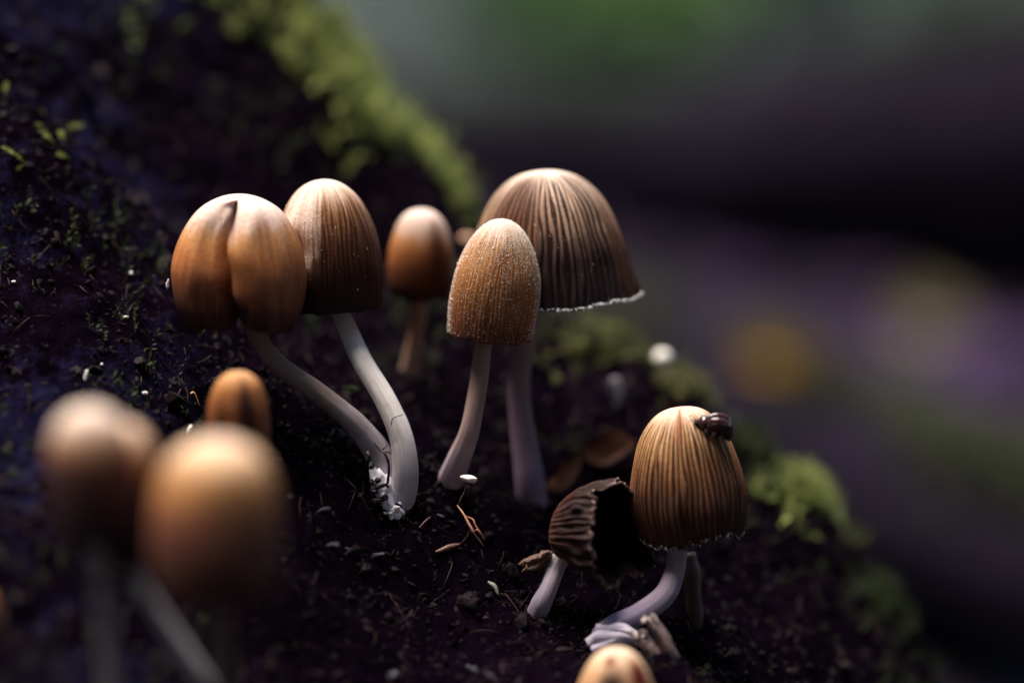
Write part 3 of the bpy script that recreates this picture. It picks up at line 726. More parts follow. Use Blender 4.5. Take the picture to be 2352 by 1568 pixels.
rng = np.random.default_rng(303)
hp, hs = [], []
for (u_, v_, d_, n_) in [(1028, 1112, 50.9, 150), (1220, 1148, 52.3, 170), (938, 880, 54.2, 110), (912, 1190, 50.0, 190), (1236, 1402, 49.45, 150), (1380, 1452, 49.0, 120), (560, 1300, 47.2, 60)]:
    c_ = P(u_, v_, d_)
    for _ in range(n_):
        a_, r_ = rng.uniform(0, 6.283), .12 + abs(rng.normal()) * .26
        x_, y_ = c_[0] + r_ * math.cos(a_), c_[1] + r_ * math.sin(a_)
        z_ = max(float(H(x_, y_)), c_[2] - .12 + rng.uniform(-.05, .12) - r_ * .5) if r_ < .4 else float(H(x_, y_))
        hp.append((x_, y_, z_)); hs.append(.028 * math.exp(rng.normal() * .5))
v, f = lumps(np.array(hp), np.array(hs), rng, .45)
tag(make_obj('soil_crumbs', v, f, M_crumb, origin=(0, 0, 0), flat=True), 'dark crumbs of soil heaped against the feet of the stems', 'soil', kind='stuff')

# ------------------------------------------------------------------ small things by the stems
M_root = simple('black_rootlet', (0.012, 0.006, 0.006), (0.03, 0.012, 0.012), 6.0, 0.5, 0.3)
def path_px(pts, n=20): return catmull([P(*q) for q in pts], n)
d0 = 49.42
root = thing('rootlet', 'thin black forked rootlet clinging to the base of the slanting stem', 'root', P(884, 1110, d0))
def strand(name, pts, r0, r1, seed=0, n=16):
    q = path_px(pts, n)
    v, f, _ = tube(q, np.linspace(r0, r1, n), 7, seed, .35, 8.0)
    return make_obj(name, v, f, M_root, root)
strand('strand', [(862, 1018, d0 + .1), (875, 1034, d0), (884, 1042, d0 - .05), (891, 1058, d0 - .05), (893, 1080, d0), (890, 1108, d0), (884, 1114, d0), (862, 1122, d0 + .1)], .022, .02, 1, 26)
strand('strand', [(876, 1034, d0), (884, 1028, d0), (889, 1020, d0 + .05)], .022, .012, 2)
strand('strand', [(884, 1042, d0), (890, 1037, d0), (899, 1042, d0 + .1)], .012, .008, 3)
strand('strand', [(872, 1118, d0), (884, 1112, d0 - .04), (893, 1118, d0)], .03, .02, 4)
# dirt crumbs stuck on the slanting stem's foot
M_dirt = simple('wet_dirt', (0.010, 0.007, 0.010), (0.022, 0.013, 0.014), 6.0, 0.5, 0.4)
for i, (u, v_, a, b) in enumerate([(845, 1050, 7, 16), (852, 1068, 9, 9), (868, 1102, 7, 7), (853, 1108, 6, 8), (866, 1150, 16, 8), (884, 1142, 8, 8), (886, 1180, 6, 6), (858, 1128, 10, 7)]):
    c = P(u, v_, 49.48)
    k = K
    v, f = blob(c, [RT * a * k, UP * b * k, FWD * .08], 30 + i, 14, 10, .35, 2.5)
    tag(make_obj('dirt_crumb', v, f, M_dirt), 'black crumb of dirt stuck to the foot of the slanting stem', 'dirt', 'dirt crumbs on the stem foot')
# white mycelium felt around the joined feet
M_myc = simple('white_mycelium', (0.68, 0.64, 0.74), (0.8, 0.77, 0.82), 5.0, 0.7, 0.5, sss=0.3)
v, f = blob(P(884, 1128, 49.78), [RT * .22 + UP * -.05, UP * .42 - RT * .10, FWD * .26], 4, 28, 20, .3, 2.6)
tag(make_obj('mycelium_felt', v, f, M_myc), 'white felt of fungal threads between the feet of the two joined stems', 'mycelium')
v, f = blob(P(900, 1172, 49.72), [RT * .20, UP * .17, FWD * .22], 9, 28, 20, .4, 2.8)
tag(make_obj('mycelium_felt', v, f, M_myc), 'lower lump of white fungal felt touching the soil under the joined stems', 'mycelium')
# thin scar hair across the white stem
hair = path_px([(899, 975, 49.55), (901, 963, 49.5), (906, 958, 49.48), (925, 952, 49.48)], 14)
v, f, _ = tube(hair, np.full(14, .011), 6)
tag(make_obj('root_hair', v, f, simple('brown_hair', (0.2, 0.12, 0.1), (0.28, 0.18, 0.15), 5, .6, 0)), 'fine brown hair lying across the thick white stem', 'fibre')
# tiny white cup on a thread
M_cup = simple('ivory_cup', (0.66, 0.64, 0.58), (0.74, 0.72, 0.66), 10, 0.5, 0.2, sss=.2)
cu = P(1078, 1099, 49.7)
rt = thing('tiny_mushroom', 'tiny ivory disc shaped mushroom on a hair thin stalk beside the frosted mushroom', 'mushroom', P(1053, 1165, 49.8))
v, f = blob(cu, [RT * .145 - UP * .035, UP * .062 + RT * .02, FWD * .13], 17, 24, 16, .16, 1.6)
make_obj('cap', v, f, M_cup, rt)
v, f, _ = tube(path_px([(1074, 1104, 49.75), (1066, 1130, 49.8), (1056, 1150, 49.8), (1051, 1166, 49.85)], 14), np.full(14, .012), 6)
make_obj('stem', v, f, simple('thread_brown', (0.06, 0.03, 0.025), (0.1, 0.05, 0.04), 5, .6, 0), rt)
# reddish splinter
M_spl = simple('red_brown_splinter', (0.22, 0.085, 0.05), (0.36, 0.16, 0.10), 7.0, 0.5, 0.5)
rs = thing('wood_splinter', 'split reddish wood splinter lying below the tiny ivory mushroom', 'splinter', P(1090, 1235, 49.2))
for pts, r in (([(1050, 1160, 49.5), (1066, 1182, 49.3), (1078, 1205, 49.2), (1090, 1226, 49.15), (1112, 1255, 49.3)], .026), ([(1070, 1185, 49.35), (1086, 1192, 49.2), (1092, 1206, 49.15), (1104, 1224, 49.15), (1112, 1240, 49.25)], .018), ([(1086, 1222, 49.15), (1096, 1216, 49.1), (1106, 1228, 49.1), (1114, 1240, 49.2)], .016)):
    v, f, _ = tube(path_px(pts, 18), r * np.linspace(.7, 1, 18) * np.sin(np.linspace(.5, 2.9, 18)), 7, 3, .3, 9.0)
    make_obj('sliver', v, f, M_spl, rs)
def stick(u0, v0, u1, v1, r, label, mat, name='wood_splinter', cat='splinter', off=.05):
    a, b = G(u0, v0), G(u1, v1); a = a + Gn(a) * off; b = b + Gn(b) * off
    m = (a + b) / 2 + Gn(a) * .05
    v, f, _ = tube(catmull([a, m, b], 14), r * (.4 + np.sin(np.linspace(.2, 2.95, 14))), 7, int(u0), .3, 7.0)
    tag(make_obj(name, v, f, mat), label, cat)
M_spl2 = simple('dull_splinter', (0.10, 0.045, 0.035), (0.19, 0.09, 0.07), 7.0, 0.55, 0.5)
stick(998, 1270, 1052, 1253, .035, 'flat dull brown splinter on the soil under the reddish splinter', M_spl2)
stick(960, 1215, 985, 1190, .012, 'short thin grey needle below the thick white stem', M_spl2, 'needle', 'needle')
stick(1118, 1340, 1142, 1372, .03, 'grey green weathered stalk low on the soil', simple('grey_stalk', (0.12, 0.13, 0.10), (0.22, 0.22, 0.18), 9, .6, .5), 'stalk', 'stalk')
# pale flecks
M_fleck = simple('pale_fleck', (0.02, 0.018, 0.03), (0.10, 0.092, 0.12), 12.0, 0.8, 0.6, spec=.15)
M_fleck2 = simple('dull_fleck', (0.010, 0.006, 0.009), (0.03, 0.019, 0.022), 9.0, 0.8, 0.5, spec=.05)
flecks = [(740, 1175, 15, 6, 20), (758, 1255, 16, 6, 10), (804, 1269, 14, 6, -30), (864, 1277, 14, 6, 5), (901, 1556, 12, 12, 0), (1086, 1545, 18, 9, -45), (1129, 1560, 20, 6, -35), (1009, 1190, 9, 4, -20)]
for i, (u, v_, a, b, rz) in enumerate(flecks):
    c = G(u, v_); n = Gn(c); c = c + n * .06; t = math.radians(rz); k = K * .96
    ax = (RT * math.cos(t) + UP * math.sin(t)) * a * k; ay = (UP * math.cos(t) - RT * math.sin(t)) * b * k * .8
    v, f = blob(c, [ax, ay, FWD * .04], 60 + i, 20, 14, .7, 1.7)
    tag(make_obj('debris_fleck', v, f, M_fleck), 'small pale fleck of plant debris on the dark soil', 'debris', 'pale flecks on the soil')
for i, (u, v_, a, b, rz) in enumerate([(830, 1312, 22, 14, 30), (1073, 1392, 30, 20, -10), (1130, 1198, 8, 14, 0)]):
    c = G(u, v_); n = Gn(c); c = c + n * .08; t = math.radians(rz); k = K * .96
    ax = (RT * math.cos(t) + UP * math.sin(t)) * a * k; ay = (UP * math.cos(t) - RT * math.sin(t)) * b * k
    v, f = blob(c, [ax * .8, ay * .7, FWD * .05], 80 + i, 22, 16, .45, 1.4)
    tag(make_obj('bark_flake', v, f, M_fleck2), ('purplish bark flake among the pale flecks below the joined stems', 'broad dull bark flake on the soil below the reddish splinter', 'small upright bark flake beside the foot of the largest mushroom')[i], 'bark')
for i, (u, v_, a, b, rz) in enumerate([(195, 870, 4, 14, -12), (330, 906, 7, 4, 0), (432, 992, 4, 13, -25), (298, 631, 4, 4, 0), (32, 652, 5, 3, 0), (288, 733, 6, 3, 0), (232, 840, 3, 3, 0)]):
    c = G(u, v_); n = Gn(c); c = c + n * .05; t = math.radians(rz); k = K
    ax = (RT * math.cos(t) + UP * math.sin(t)) * a * k; ay = (UP * math.cos(t) - RT * math.sin(t)) * b * k
    v, f = blob(c, [ax, ay, FWD * .03], 90 + i, 12, 10, .3, 2.2)
    tag(make_obj('debris_fleck', v, f, M_rim), 'tiny white fleck on the bluish bark', 'debris', 'white flecks on the bluish bark')
# ochre crumb and stalk by the small chestnut mushroom
c = G(446, 905) + np.array([0, -.08, .02])
v, f, _ = tube(catmull([c + RT * -.05, c + UP * .02, c + RT * .05 - UP * .06, c + RT * .1 - UP * .2], 14), np.linspace(.02, .008, 14), 6, 2, .4, 9.0)
tag(make_obj('ochre_bit', v, f, simple('ochre', (0.5, 0.25, 0.1), (0.62, 0.36, 0.16), 8, .5, .2)), 'curled ochre plant bit beside the small chestnut cap', 'debris')
# petal-like shred at the left rim of the cleft cap
v, f = blob(P(385, 655, 49.2), [RT * .03 - UP * .03, UP * .09 + RT * .01, FWD * .03], 3, 12, 10, .3)
tag(make_obj('pale_shred', v, f, simple('lilac_shred', (0.3, 0.24, 0.3), (0.42, 0.34, 0.42), 8, .5, .2)), 'small pale shred stuck to the outer side of the cleft cap', 'debris')
v, f = blob(P(548, 738, 49.0), [RT * .03, UP * .10, FWD * .03], 5, 12, 10, .3)
tag(make_obj('pale_shred', v, f, simple('white_shred', (0.4, 0.38, 0.46), (0.52, 0.5, 0.58), 8, .5, .2)), 'pale shred hanging under the cleft of the tan cap', 'debris')

# curled bark and brown leaf left of the tipped mushroom
M_bark = simple('brown_bark_curl', (0.06, 0.034, 0.03), (0.17, 0.085, 0.055), 6.0, 0.55, 0.8, bdist=.0006)
v, f = blob(P(1238, 1285, 49.6), [RT * .30 + UP * .14, UP * .13 - RT * .06, FWD * .25], 23, 36, 26, .5, 2.2)
tag(make_obj('bark_piece', v, f, M_bark), 'crumbly brown bark piece pressed against the stem of the tipped mushroom', 'bark')
M_rust = simple('rust_leaf', (0.022, 0.007, 0.004), (0.055, 0.017, 0.008), 3.0, 0.7, 0.4, spec=.08)
def leaf(name, label, center, length_v, width_v, up_v, mat, group=None, curl=.35, thick=.02, n=16, m=9, cat='leaf', seed=0):
    t = np.linspace(0, 1, n); s = np.linspace(-1, 1, m)
    T, Sx = np.meshgrid(t, s, indexing='ij')
    w = np.sin(np.pi * T**.8)**.75 * (1 + .06 * np.sin(T * 40 + seed))
    lv, wv, uv_ = map(np.asarray, (length_v, width_v, up_v))
    lift = curl * (Sx**2 * w + (T - .5)**2 * 2) + .12 * fbm(T * 3 + seed, Sx * 2, 0, 3, seed) - .05 * np.exp(-(Sx / .12)**2)
    p = np.asarray(center) + (T - .5)[..., None] * lv * 2 + (Sx * w)[..., None] * wv + lift[..., None] * uv_
    nn = np.asarray(uv_) / np.linalg.norm(uv_)
    top = p.reshape(-1, 3); bot = top - nn * thick
    ft = grid_faces(m, n, False); fb = ft[:, ::-1] + len(top)
    r = thing(name, label, cat, np.asarray(center), group)
    make_obj('blade', np.vstack([top, bot]), np.vstack([ft, fb]), mat, r)
    q = np.asarray(center) + lv * 1.0; e = np.asarray(center) + lv * 1.5 + nn * thick * 2
    v, f, _ = tube(catmull([np.asarray(center) - lv * .9 + nn * (.5 * curl), np.asarray(center) + nn * .01, q + nn * .5 * curl * np.linalg.norm(uv_) * .5, e], 14), np.linspace(thick * .6, thick * 1.3, 14), 6)
    make_obj('stalk', v, f, mat, r)
    return r
leaf('leaf', 'rusty brown dead leaf curled behind the stem of the largest mushroom', P(1300, 1085, 52.6), np.array([.25, .2, .35]), np.array([.22, -.1, .0]), np.array([.1, -.25, .1]), M_rust, curl=.3, seed=2)
leaf('leaf', 'dark reddish dead leaf on the slope above the tipped mushroom', P(1400, 1030, 53.3), np.array([.5, .1, .1]), np.array([.0, .2, .3]), np.array([.0, -.2, .2]), M_rust, curl=.3, seed=5)
# broken twig at the foot of the hooked stem
M_twig = simple('grey_brown_twig', (0.035, 0.022, 0.024), (0.13, 0.075, 0.072), 6.0, 0.6, 0.8, bdist=.0006)
rt = thing('broken_twig', 'broken grey brown hollow twig leaning against the hooked stem', 'twig', P(1545, 1530, 48.0))
for (u0, v0, u1, v1, r, sd_) in ((1493, 1418, 1560, 1545, .13, 1), (1470, 1455, 1520, 1560, .15, 2)):
    q = path_px([(u0, v0, 48.1), ((u0 + u1) / 2 + 6, (v0 + v1) / 2, 48.0), (u1, v1, 48.0)], 26)
    v, f, _ = tube(q, np.linspace(r * .8, r, 26), 18, sd_, .25, 5.0, 6, .08, cap_ends=False)
    make_obj('bark_half', v, f, M_twig, rt)
rng = np.random.default_rng(9)
pe = np.array([P(1493 + rng.uniform(-16, 16), 1420 + rng.uniform(-5, 6), 48.1 + rng.uniform(-.1, .1)) for _ in range(20)] + [P(1470 + rng.uniform(-20, 16), 1457 + rng.uniform(-8, 8), 48.05 + rng.uniform(-.1, .05)) for _ in range(26)])
v, f = lumps(pe, np.full(len(pe), .035), rng, .5, .3)
o = make_obj('splintered_end', v, f, simple('pale_wood_end', (0.3, 0.24, 0.22), (0.5, 0.42, 0.4), 8, .5, .3), rt, flat=True)
# pale roots under the hooked stem
M_lroot = simple('lilac_root', (0.42, 0.37, 0.48), (0.60, 0.54, 0.64), 5.0, 0.55, 0.3, sss=.2)
rt = thing('pale_root', 'bunch of pale lilac root strands under the hooked stem', 'root', P(1370, 1480, 48.6))
for pts, r0 in (([(1372, 1442, 48.6), (1400, 1446, 48.5), (1430, 1440, 48.4), (1462, 1460, 48.3), (1478, 1470, 48.3)], .085),
                ([(1358, 1478, 48.6), (1375, 1462, 48.5), (1410, 1460, 48.4), (1445, 1462, 48.3), (1470, 1478, 48.3)], .10),
                ([(1362, 1490, 48.5), (1385, 1482, 48.4), (1420, 1470, 48.35), (1450, 1470, 48.3)], .07),
                ([(1400, 1440, 48.5), (1440, 1448, 48.3), (1465, 1462, 48.2), (1480, 1476, 48.2)], .05)):
    v, f, _ = tube(path_px(pts, 24), np.full(24, r0) * np.linspace(1.1, .7, 24), 12, int(r0 * 500), .25, 4.0)
    make_obj('strand', v, f, M_lroot, rt)
# withered stalk behind the hooked stem
q = path_px([(1582, 1270, 50.6), (1590, 1340, 50.6), (1598, 1420, 50.7), (1588, 1500, 50.8)], 24)
v, f, _ = tube(q, np.full(24, .14), 14, 4, .2, 3.0, 5, .06)
tag(make_obj('withered_stalk', v, f, simple('withered_brown', (0.03, 0.014, 0.016), (0.06, 0.03, 0.03), 3, .6, .4)), 'dark withered stalk standing behind the hooked stem', 'stalk')
q = path_px([(1422, 1282, 50.0), (1424, 1320, 49.9), (1412, 1352, 49.8), (1396, 1375, 49.8)], 16)
# round pale seed and chips on the crest
v, f = blob(P(1522, 822, 56.4), [RT * .17, UP * .17, FWD * .17], 6, 22, 16, .06)
tag(make_obj('pale_seed', v, f, simple('ivory_seed', (0.78, 0.72, 0.66), (0.82, 0.77, 0.7), 5, .5, .1)), 'round ivory seed resting on the mossy crest', 'seed')
M_chip = simple('tan_wood_chip', (0.36, 0.2, 0.12), (0.5, 0.3, 0.2), 4, .6, .5)
v, f = blob(P(1550, 872, 56.5), [RT * .34 - UP * .14, UP * .10, FWD * .2], 8, 20, 14, .25)
tag(make_obj('wood_chip', v, f, M_chip), 'tan wood chip just below the round ivory seed', 'wood chip')
v, f = blob(P(1300, 770, 57.0), [RT * .5 - UP * .2, UP * .16, FWD * .25], 12, 20, 14, .25)
tag(make_obj('wood_chip', v, f, simple('ochre_wood_chip', (0.3, 0.22, 0.12), (0.42, 0.32, 0.2), 4, .6, .5)), 'ochre wood chip on the crest under the largest cap', 'wood chip')
v, f = blob(P(1418, 905, 54.6), [RT * .13 - UP * .08, UP * .24, FWD * .12], 14, 24, 18, .5)
tag(make_obj('wood_chip', v, f, simple('grey_wood_chip', (0.05, 0.04, 0.055), (0.11, 0.09, 0.115), 4, .6, .5)), 'grey lilac wood chip on the shaded face below the ivory seed', 'wood chip')
v, f = blob(P(1074, 548, 56.0), [RT * .16, UP * .09, FWD * .1], 15, 16, 12, .2)
tag(make_obj('leaf_bit', v, f, simple('peach_leaf', (0.45, 0.24, 0.15), (0.55, 0.34, 0.22), 4, .6, .3)), 'peach coloured leaf bit touching the outer edge of the largest cap', 'leaf')
v, f = blob(P(806, 892, 51.2), [RT * .16 - UP * .02, UP * .05, FWD * .06], 16, 16, 12, .2)
tag(make_obj('leaf_bit', v, f, M_moss), 'small lime green leaf bit between the slanting stem and the white stem', 'leaf')
M_sprig = moss_mat('sprig_green', (0.10, 0.14, 0.03), (0.30, 0.34, 0.10), 4.0)
# moss sprigs standing out at the left
for i, (u0, v0, u1, v1) in enumerate([(67, 262, 3, 229), (108, 268, 76, 254), (59, 376, 9, 340), (76, 368, 38, 394), (146, 326, 139, 305), (161, 372, 133, 356), (8, 215, 16, 196), (150, 300, 186, 290), (100, 290, 70, 300), (120, 330, 95, 300)]):
    d_ = (G(u0, v0) - CAM) @ FWD
    a, b = P(u0, v0, d_ + .05), P(u1, v1, d_ - .25)
    n = 26; t = np.linspace(0, 1, n)
    q = a + (b - a) * t[:, None] + UP * (np.sin(np.pi * t) * .04)[:, None]
    r = np.random.default_rng(100 + i)
    dirs = (b - a) / np.linalg.norm(b - a)
    parts = [tube(q, np.linspace(.012, .008, n), 5)[:2]]
    for k in range(46):
        p0 = q[min(n - 1, int(k / 46 * n))]; sd_ = r.normal(size=3); sd_ -= dirs * (sd_ @ dirs); sd_ /= np.linalg.norm(sd_)
        o_ = dirs * .7 + sd_ * .7; c_ = np.cross(dirs, sd_); ln = r.uniform(.06, .10)
        parts.append((np.array([p0, p0 + o_ * ln * .5 + c_ * ln * .22, p0 + o_ * ln, p0 + o_ * ln * .5 - c_ * ln * .22]), [[0, 1, 2, 3]]))
    v, f = join(parts)
    tag(make_obj('moss_sprig', v, f, M_sprig), 'leafy moss sprig reaching out from the bank over the bluish bark', 'moss', 'moss sprigs above the bluish bark')

# ------------------------------------------------------------------ the beetle
M_bug = simple('beetle_shell', (0.022, 0.007, 0.007), (0.045, 0.012, 0.010), 9.0, 0.14, 0.05, spec=0.7)
M_bugd = simple('beetle_black', (0.008, 0.006, 0.008), (0.015, 0.01, 0.012), 9.0, 0.6, 0.0, spec=.15)
def to_px(p):
    q = np.asarray(p) - CAM; d = q @ FWD
    return np.stack([1176 + (q @ RT) / d * DIST / K, 784 - (q @ UP) / d * DIST / K], -1)
_th, _t = np.meshgrid(np.linspace(math.pi * .5, math.pi * 1.1, 60), np.linspace(.05, .5, 60))
_p = c6.surf(_th, _t); _k = np.unravel_index(np.argmin(((to_px(_p) - np.array([1637, 992]))**2).sum(-1)), _th.shape)
foot = _p[_k]
ax = RT * .93 - UP * .36 + FWD * .1; ax /= np.linalg.norm(ax)
upv = np.array([.25, -.3, 1.0]); upv -= ax * (upv @ ax); upv /= np.linalg.norm(upv); sdv = np.cross(ax, upv)
bc = foot + upv * .07
def grow(v): return bc + (np.asarray(v) - bc) * 1.35 + upv * .05
bug = thing('beetle', 'small shiny dark red brown beetle sitting on the golden striped cap', 'beetle', bc)
for sgn in (-1, 1):
    th = np.linspace(0, 2 * np.pi, 20, endpoint=False); ph = np.linspace(0, np.pi, 16); T, Q = np.meshgrid(th, ph)
    lx = -np.cos(Q) * .21; wy = np.sin(Q)**.8 * np.cos(T) * .075 + sgn * .072 * np.sin(Q)**.6; hz = np.where(np.sin(T) > 0, np.sin(Q) * np.sin(T) * .20, np.sin(Q) * np.sin(T) * .05)
    tail = smooth(.05, .21, lx) * .05
    v = bc + ax * .045 + lx[..., None] * ax + wy[..., None] * sdv + (hz - tail - .03)[..., None] * upv
    make_obj('wing_case', grow(v.reshape(-1, 3)), grid_faces(20, 16, True), M_bug, bug)
v, f = blob(bc - ax * .16 + upv * .0, [ax * .075, sdv * .11, upv * .085], 1, 18, 12, .02); make_obj('thorax', grow(v), f, M_bug, bug)
v, f = blob(bc - ax * .235 - upv * .045, [ax * .045, sdv * .06, upv * .045], 2, 16, 12, .03); hd = make_obj('head', grow(v), f, M_bugd, bug)
for sgn in (-1, 1):
    for k in range(3):
        a = bc + ax * (-.12 + .11 * k) + sdv * sgn * .1 - upv * .05
        v, f, _ = tube(catmull([a, a + sdv * sgn * .07 + upv * .02, a + sdv * sgn * .12 - upv * .07 - ax * .02], 8), np.linspace(.014, .007, 8), 6)
        make_obj('leg', grow(v), f, M_bugd, bug)
    a = bc - ax * .26 - upv * .03 + sdv * sgn * .025
    v, f, _ = tube(catmull([a, a - ax * .05 + sdv * sgn * .03 + upv * .02, a - ax * .09 + sdv * sgn * .06 - upv * .01], 8), np.linspace(.006, .004, 8), 5)
    make_obj('antenna', grow(v), f, M_bugd, hd)
v, f = blob(foot - RT * .40 - UP * .06 - FWD * .12, [RT * .05, UP * .06, FWD * .03], 3, 12, 10, .1)
tag(make_obj('water_drop', v, f, simple('wet_white', (0.7, 0.66, 0.66), (0.75, 0.7, 0.7), 5, .1, 0)), 'small white drop on the golden striped cap below the beetle', 'drop')

# ------------------------------------------------------------------ background: logs, leaves, plants
M_lbark = Mat('dark_wet_log_bark'); p = M_lbark.worldcm()
M_lbark.set(Base_Color=M_lbark.mix(M_lbark.math('MULTIPLY_ADD', M_lbark.noise(p, 0.4, 5, .65), 3, -1, True), (0.003, 0.0011, 0.005), (0.008, 0.0036, 0.0125)), Roughness=.8); M_lbark.b.inputs['Specular IOR Level'].default_value = .06
M_lbark.bump(M_lbark.noise(p, 1.2, 4, .6), .9, .01); M_lbark = M_lbark.m
M_bmoss = moss_mat('background_moss', (0.008, 0.011, 0.005), (0.065, 0.075, 0.034), 0.08)
M_gmoss = moss_mat('grey_green_lichen_moss', (0.008, 0.013, 0.010), (0.08, 0.115, 0.08), 0.05)
def log(label, pts, radii, mossmat, n_moss, hgt, seed, moss_arc=1.0):
    r = np.random.default_rng(seed)
    q = catmull(np.hstack([np.array(pts), np.array(radii)[:, None]]), 80)
    root = thing('fallen_log', label, 'log', np.array(pts[0]) - np.array([0, 0, radii[0]]))
    v, f, _ = tube(q[:, :3], q[:, 3], 40, seed, .14, .12, 11, .03)
    tr = make_obj('trunk', v, f, M_lbark, root)
    i = r.integers(0, 79, n_moss); fr = r.uniform(0, 1, n_moss)
    c = q[i] + (q[np.minimum(i + 1, 79)] - q[i]) * fr[:, None]
    t = q[np.minimum(i + 1, 79), :3] - q[i, :3]; t /= np.linalg.norm(t, axis=1)[:, None] + 1e-9
    e1 = np.array([0, 0, 1.0]) - t * t[:, 2:]; e1 /= np.linalg.norm(e1, axis=1)[:, None]; e2 = np.cross(t, e1)
    a = r.normal(0, moss_arc * .55, n_moss)
    nn = e1 * np.cos(a)[:, None] + e2 * np.sin(a)[:, None]
    pp = c[:, :3] + nn * (c[:, 3] * .97)[:, None]
    m = fbm(pp[:, 0] * .06, pp[:, 1] * .06, pp[:, 2] * .06, 3, seed) > -.25
    v, f = moss_verts(pp[m], nn[m], hgt, r, 6, .3)
    o = make_obj('moss', v, f, mossmat, tr); o['kind'] = 'stuff'
    return root
def lie(spec):
    out, rad = [], []
    for u, d, r in spec:
        p = P(u, 700, d); p[2] = floor_h(p[0], p[1]) * .35 + (FLOOR - 2.0) * .65 + r * .85
        out.append(p); rad.append(r)
    return out, rad
pts_, rad_ = lie([(1100, 150, 2.6), (1600, 125, 3.0), (1950, 110, 3.2), (2350, 97, 3.4), (2800, 88, 3.5)])
log('mossy fallen log slanting across the hollow behind the bank', pts_, rad_, M_bmoss, 4200, 1.0, 3, .6)
pts_, rad_ = lie([(600, 240, 3.6), (1150, 222, 5.0), (1700, 205, 6.6), (2250, 190, 9.2), (2900, 178, 10.5)])
log('thick dark fallen trunk lying far behind under grey green moss', pts_, rad_, M_gmoss, 2600, 1.8, 4, .55)
# leaves of the litter
rng = np.random.default_rng(31)
x = rng.uniform(-120, 160, 5200); y = rng.uniform(62, 330, 5200); z = floor_h(x, y)
parts_v = []; nL = len(x)
sz = rng.uniform(1.2, 3.2, nL)
A = rand_rot(nL, rng); A[:, :, 2] = A[:, :, 2] * .25 + np.array([0, 0, 1.0]); 
dx = A[:, :, 0]; dx[:, 2] *= .3; dy = np.cross(np.array([0, 0, 1.0])[None], dx)
base = np.stack([x, y, z + .5], 1)
quad = [(-1, 0, 0), (-.4, -.5, .12), (.5, -.42, .12), (1.1, 0, .05), (.5, .42, .12), (-.4, .5, .12)]
v = np.stack([base + dx * (sz * a)[:, None] + dy * (sz * b)[:, None] + np.array([0, 0, 1.0]) * (sz * c)[:, None] for a, b, c in quad], 1).reshape(-1, 3)
o6 = np.arange(nL) * 6
f = np.vstack([np.stack([o6, o6 + 1, o6 + 2, o6 + 3], 1), np.stack([o6, o6 + 3, o6 + 4, o6 + 5], 1)])
M_lit = simple('leaf_litter', (0.003, 0.001, 0.005), (0.056, 0.027, 0.085), 0.05, 0.7, 0.0, spec=0.05)
tag(make_obj('leaf_litter', v, f, M_lit, origin=(0, 0, 0)), 'purplish brown fallen leaves covering the forest floor', 'leaves', kind='stuff')
M_yel = moss_mat('yellow_leaf', (0.42, 0.20, 0.01), (0.52, 0.29, 0.03), 0.5)
M_tanl = moss_mat('tan_leaf', (0.16, 0.14, 0.07), (0.2, 0.17, 0.09), 0.5)
leaf('fallen_leaf', 'bright orange yellow fallen leaf on the mossy log', P(1800, 830, 113), np.array([1.9, -.25, -.1]), np.array([.2, .35, .42]), np.array([-.1, -.9, .8]), M_yel, 'leaves caught on the mossy log', .3, .06, seed=1)
leaf('fallen_leaf', 'pale tan fallen leaf lying beyond the mossy log', F(2130, 810) + np.array([0, 0, 1.8]), np.array([2.2, -.2, -.2]), np.array([.2, 1.0, 1.4]), np.array([-.1, -1, 1.2]), M_tanl, None, .3, .06, seed=4)
# low plants in the far light
M_leafy = moss_mat('undergrowth_leaf', (0.04, 0.09, 0.03), (0.12, 0.22, 0.08), 0.03)
def plant(label, u, v_, d, h, n, seed, mat):
    r = np.random.default_rng(seed)
    c = P(u, v_, d); c[2] = floor_h(c[0], c[1])
    root = thing('leafy_plant', label, 'plant', c, 'low green plants far behind the bank')
    pts, nn, st = [], [], []
    for k in range(n):
        a = r.uniform(0, 6.28); R_ = r.uniform(.2, 1) * h
        tip = c + np.array([math.cos(a) * R_ * .8, math.sin(a) * R_ * .8, h * r.uniform(.4, 1.0)])
        q = catmull([c, (c + tip) / 2 + np.array([0, 0, h * .25]), tip], 8)
        st.append(tube(q, np.linspace(h * .018, h * .008, 8), 5)[:2])
        for j in range(2, 8):
            for _ in range(3):
                pts.append(q[j] + r.normal(size=3) * h * .05); nn.append(r.normal(size=3) * .7 + np.array([0, 0, .6]))
    v, f = join(st); make_obj('stalks', v, f, mat, root)
    nn = np.array(nn); nn /= np.linalg.norm(nn, axis=1)[:, None]
    v, f = moss_verts(np.array(pts), nn, h * .36, r, 4, .8)
    make_obj('foliage', v, f, mat, root)['kind'] = 'stuff'
plant('bushy green plant beyond the thick dark trunk, fullest of the low plants', 1500, 150, 335, 17, 34, 1, M_leafy)
plant('low green plant beyond the thin end of the dark trunk', 1180, 90, 400, 14, 22, 2, M_leafy)
plant('grey green plant beyond the thick end of the dark trunk', 2280, 120, 330, 15, 26, 3, M_gmoss)
plant('sparse grey green plant between the other low plants', 1850, 70, 440, 14, 20, 4, M_gmoss)
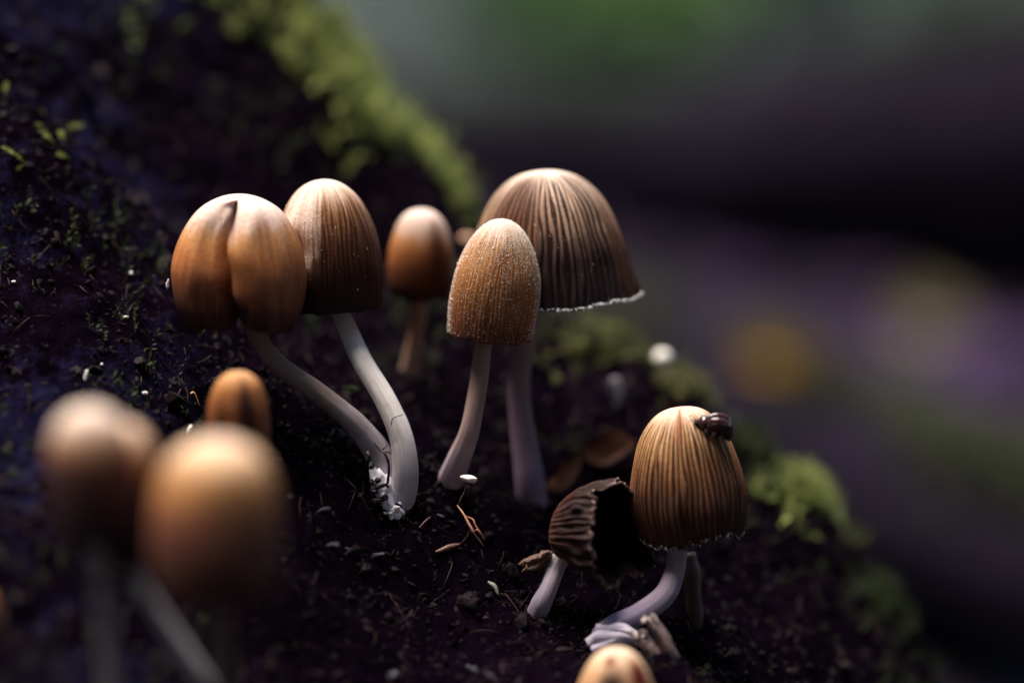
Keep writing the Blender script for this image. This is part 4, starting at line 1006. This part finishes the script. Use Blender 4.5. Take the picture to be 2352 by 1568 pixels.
def tree(label, x, y, h, cr, zb, seed):  # unseen trees, added behind and beside the camera to block sky light
    r = np.random.default_rng(seed)
    b = np.array([x, y, floor_h(x, y) - 5.0]); top = b + np.array([r.normal() * 20, r.normal() * 20, h])
    root = thing('added_evergreen_tree', label, 'tree', b, 'evergreen trees added out of view to block sky light')
    q = catmull([b, b + (top - b) * .35 + r.normal(size=3) * 8, b + (top - b) * .7 + r.normal(size=3) * 8, top], 30)
    v, f, _ = tube(q, np.linspace(14, 3, 30), 18, seed, .12, .05)
    make_obj('trunk', v, f, M_lbark, root)
    st, pts, nn = [], [], []
    for k in range(70):
        t = r.uniform(zb / h, .98); p0 = b + (top - b) * t; a = r.uniform(0, 6.28)
        R_ = cr * math.sqrt(max(.08, 1 - ((t - .45) / .62)**2)) * r.uniform(.7, 1.1)
        tip = p0 + np.array([math.cos(a) * R_, math.sin(a) * R_, R_ * r.uniform(-.15, .3)])
        br = catmull([p0, (p0 + tip) / 2 + np.array([0, 0, R_ * .1]), tip], 10)
        st.append(tube(br, np.linspace(3, .6, 10), 5)[:2])
        for j in range(2, 10):
            for _ in range(5):
                pts.append(br[j] + r.normal(size=3) * cr * .11); nn.append(r.normal(size=3) + np.array([0, 0, .5]))
    v, f = join(st); make_obj('branches', v, f, M_lbark, root)
    nn = np.array(nn); nn /= np.linalg.norm(nn, axis=1)[:, None]
    v, f = moss_verts(np.array(pts), nn, 30.0, r, 5, .75)
    make_obj('crown', v, f, M_ever, root)['kind'] = 'stuff'
M_ever = moss_mat('evergreen_leaf', (0.02, 0.04, 0.012), (0.05, 0.08, 0.02), 0.02)
tree('dark evergreen tree added to block sky light, with a low spreading crown, standing before the bank', 30, -420, 620, 230, 30, 1)
tree('dark evergreen tree added to block sky light, before the left end of the bank, crown down to the ground', -330, -260, 560, 210, 30, 2)
tree('dark evergreen tree added to block sky light, opposite the open end of the bank', 370, -250, 600, 220, 30, 3)
tree('broad dark evergreen tree added to block sky light, up the slope past the bluish bark', -420, 140, 640, 200, 30, 4)
tree('dark evergreen tree added to block sky light, beyond the open end of the bank', 460, 160, 600, 200, 30, 5)
for o in bpy.data.objects:
    if 'o_' in o: del o['o_']
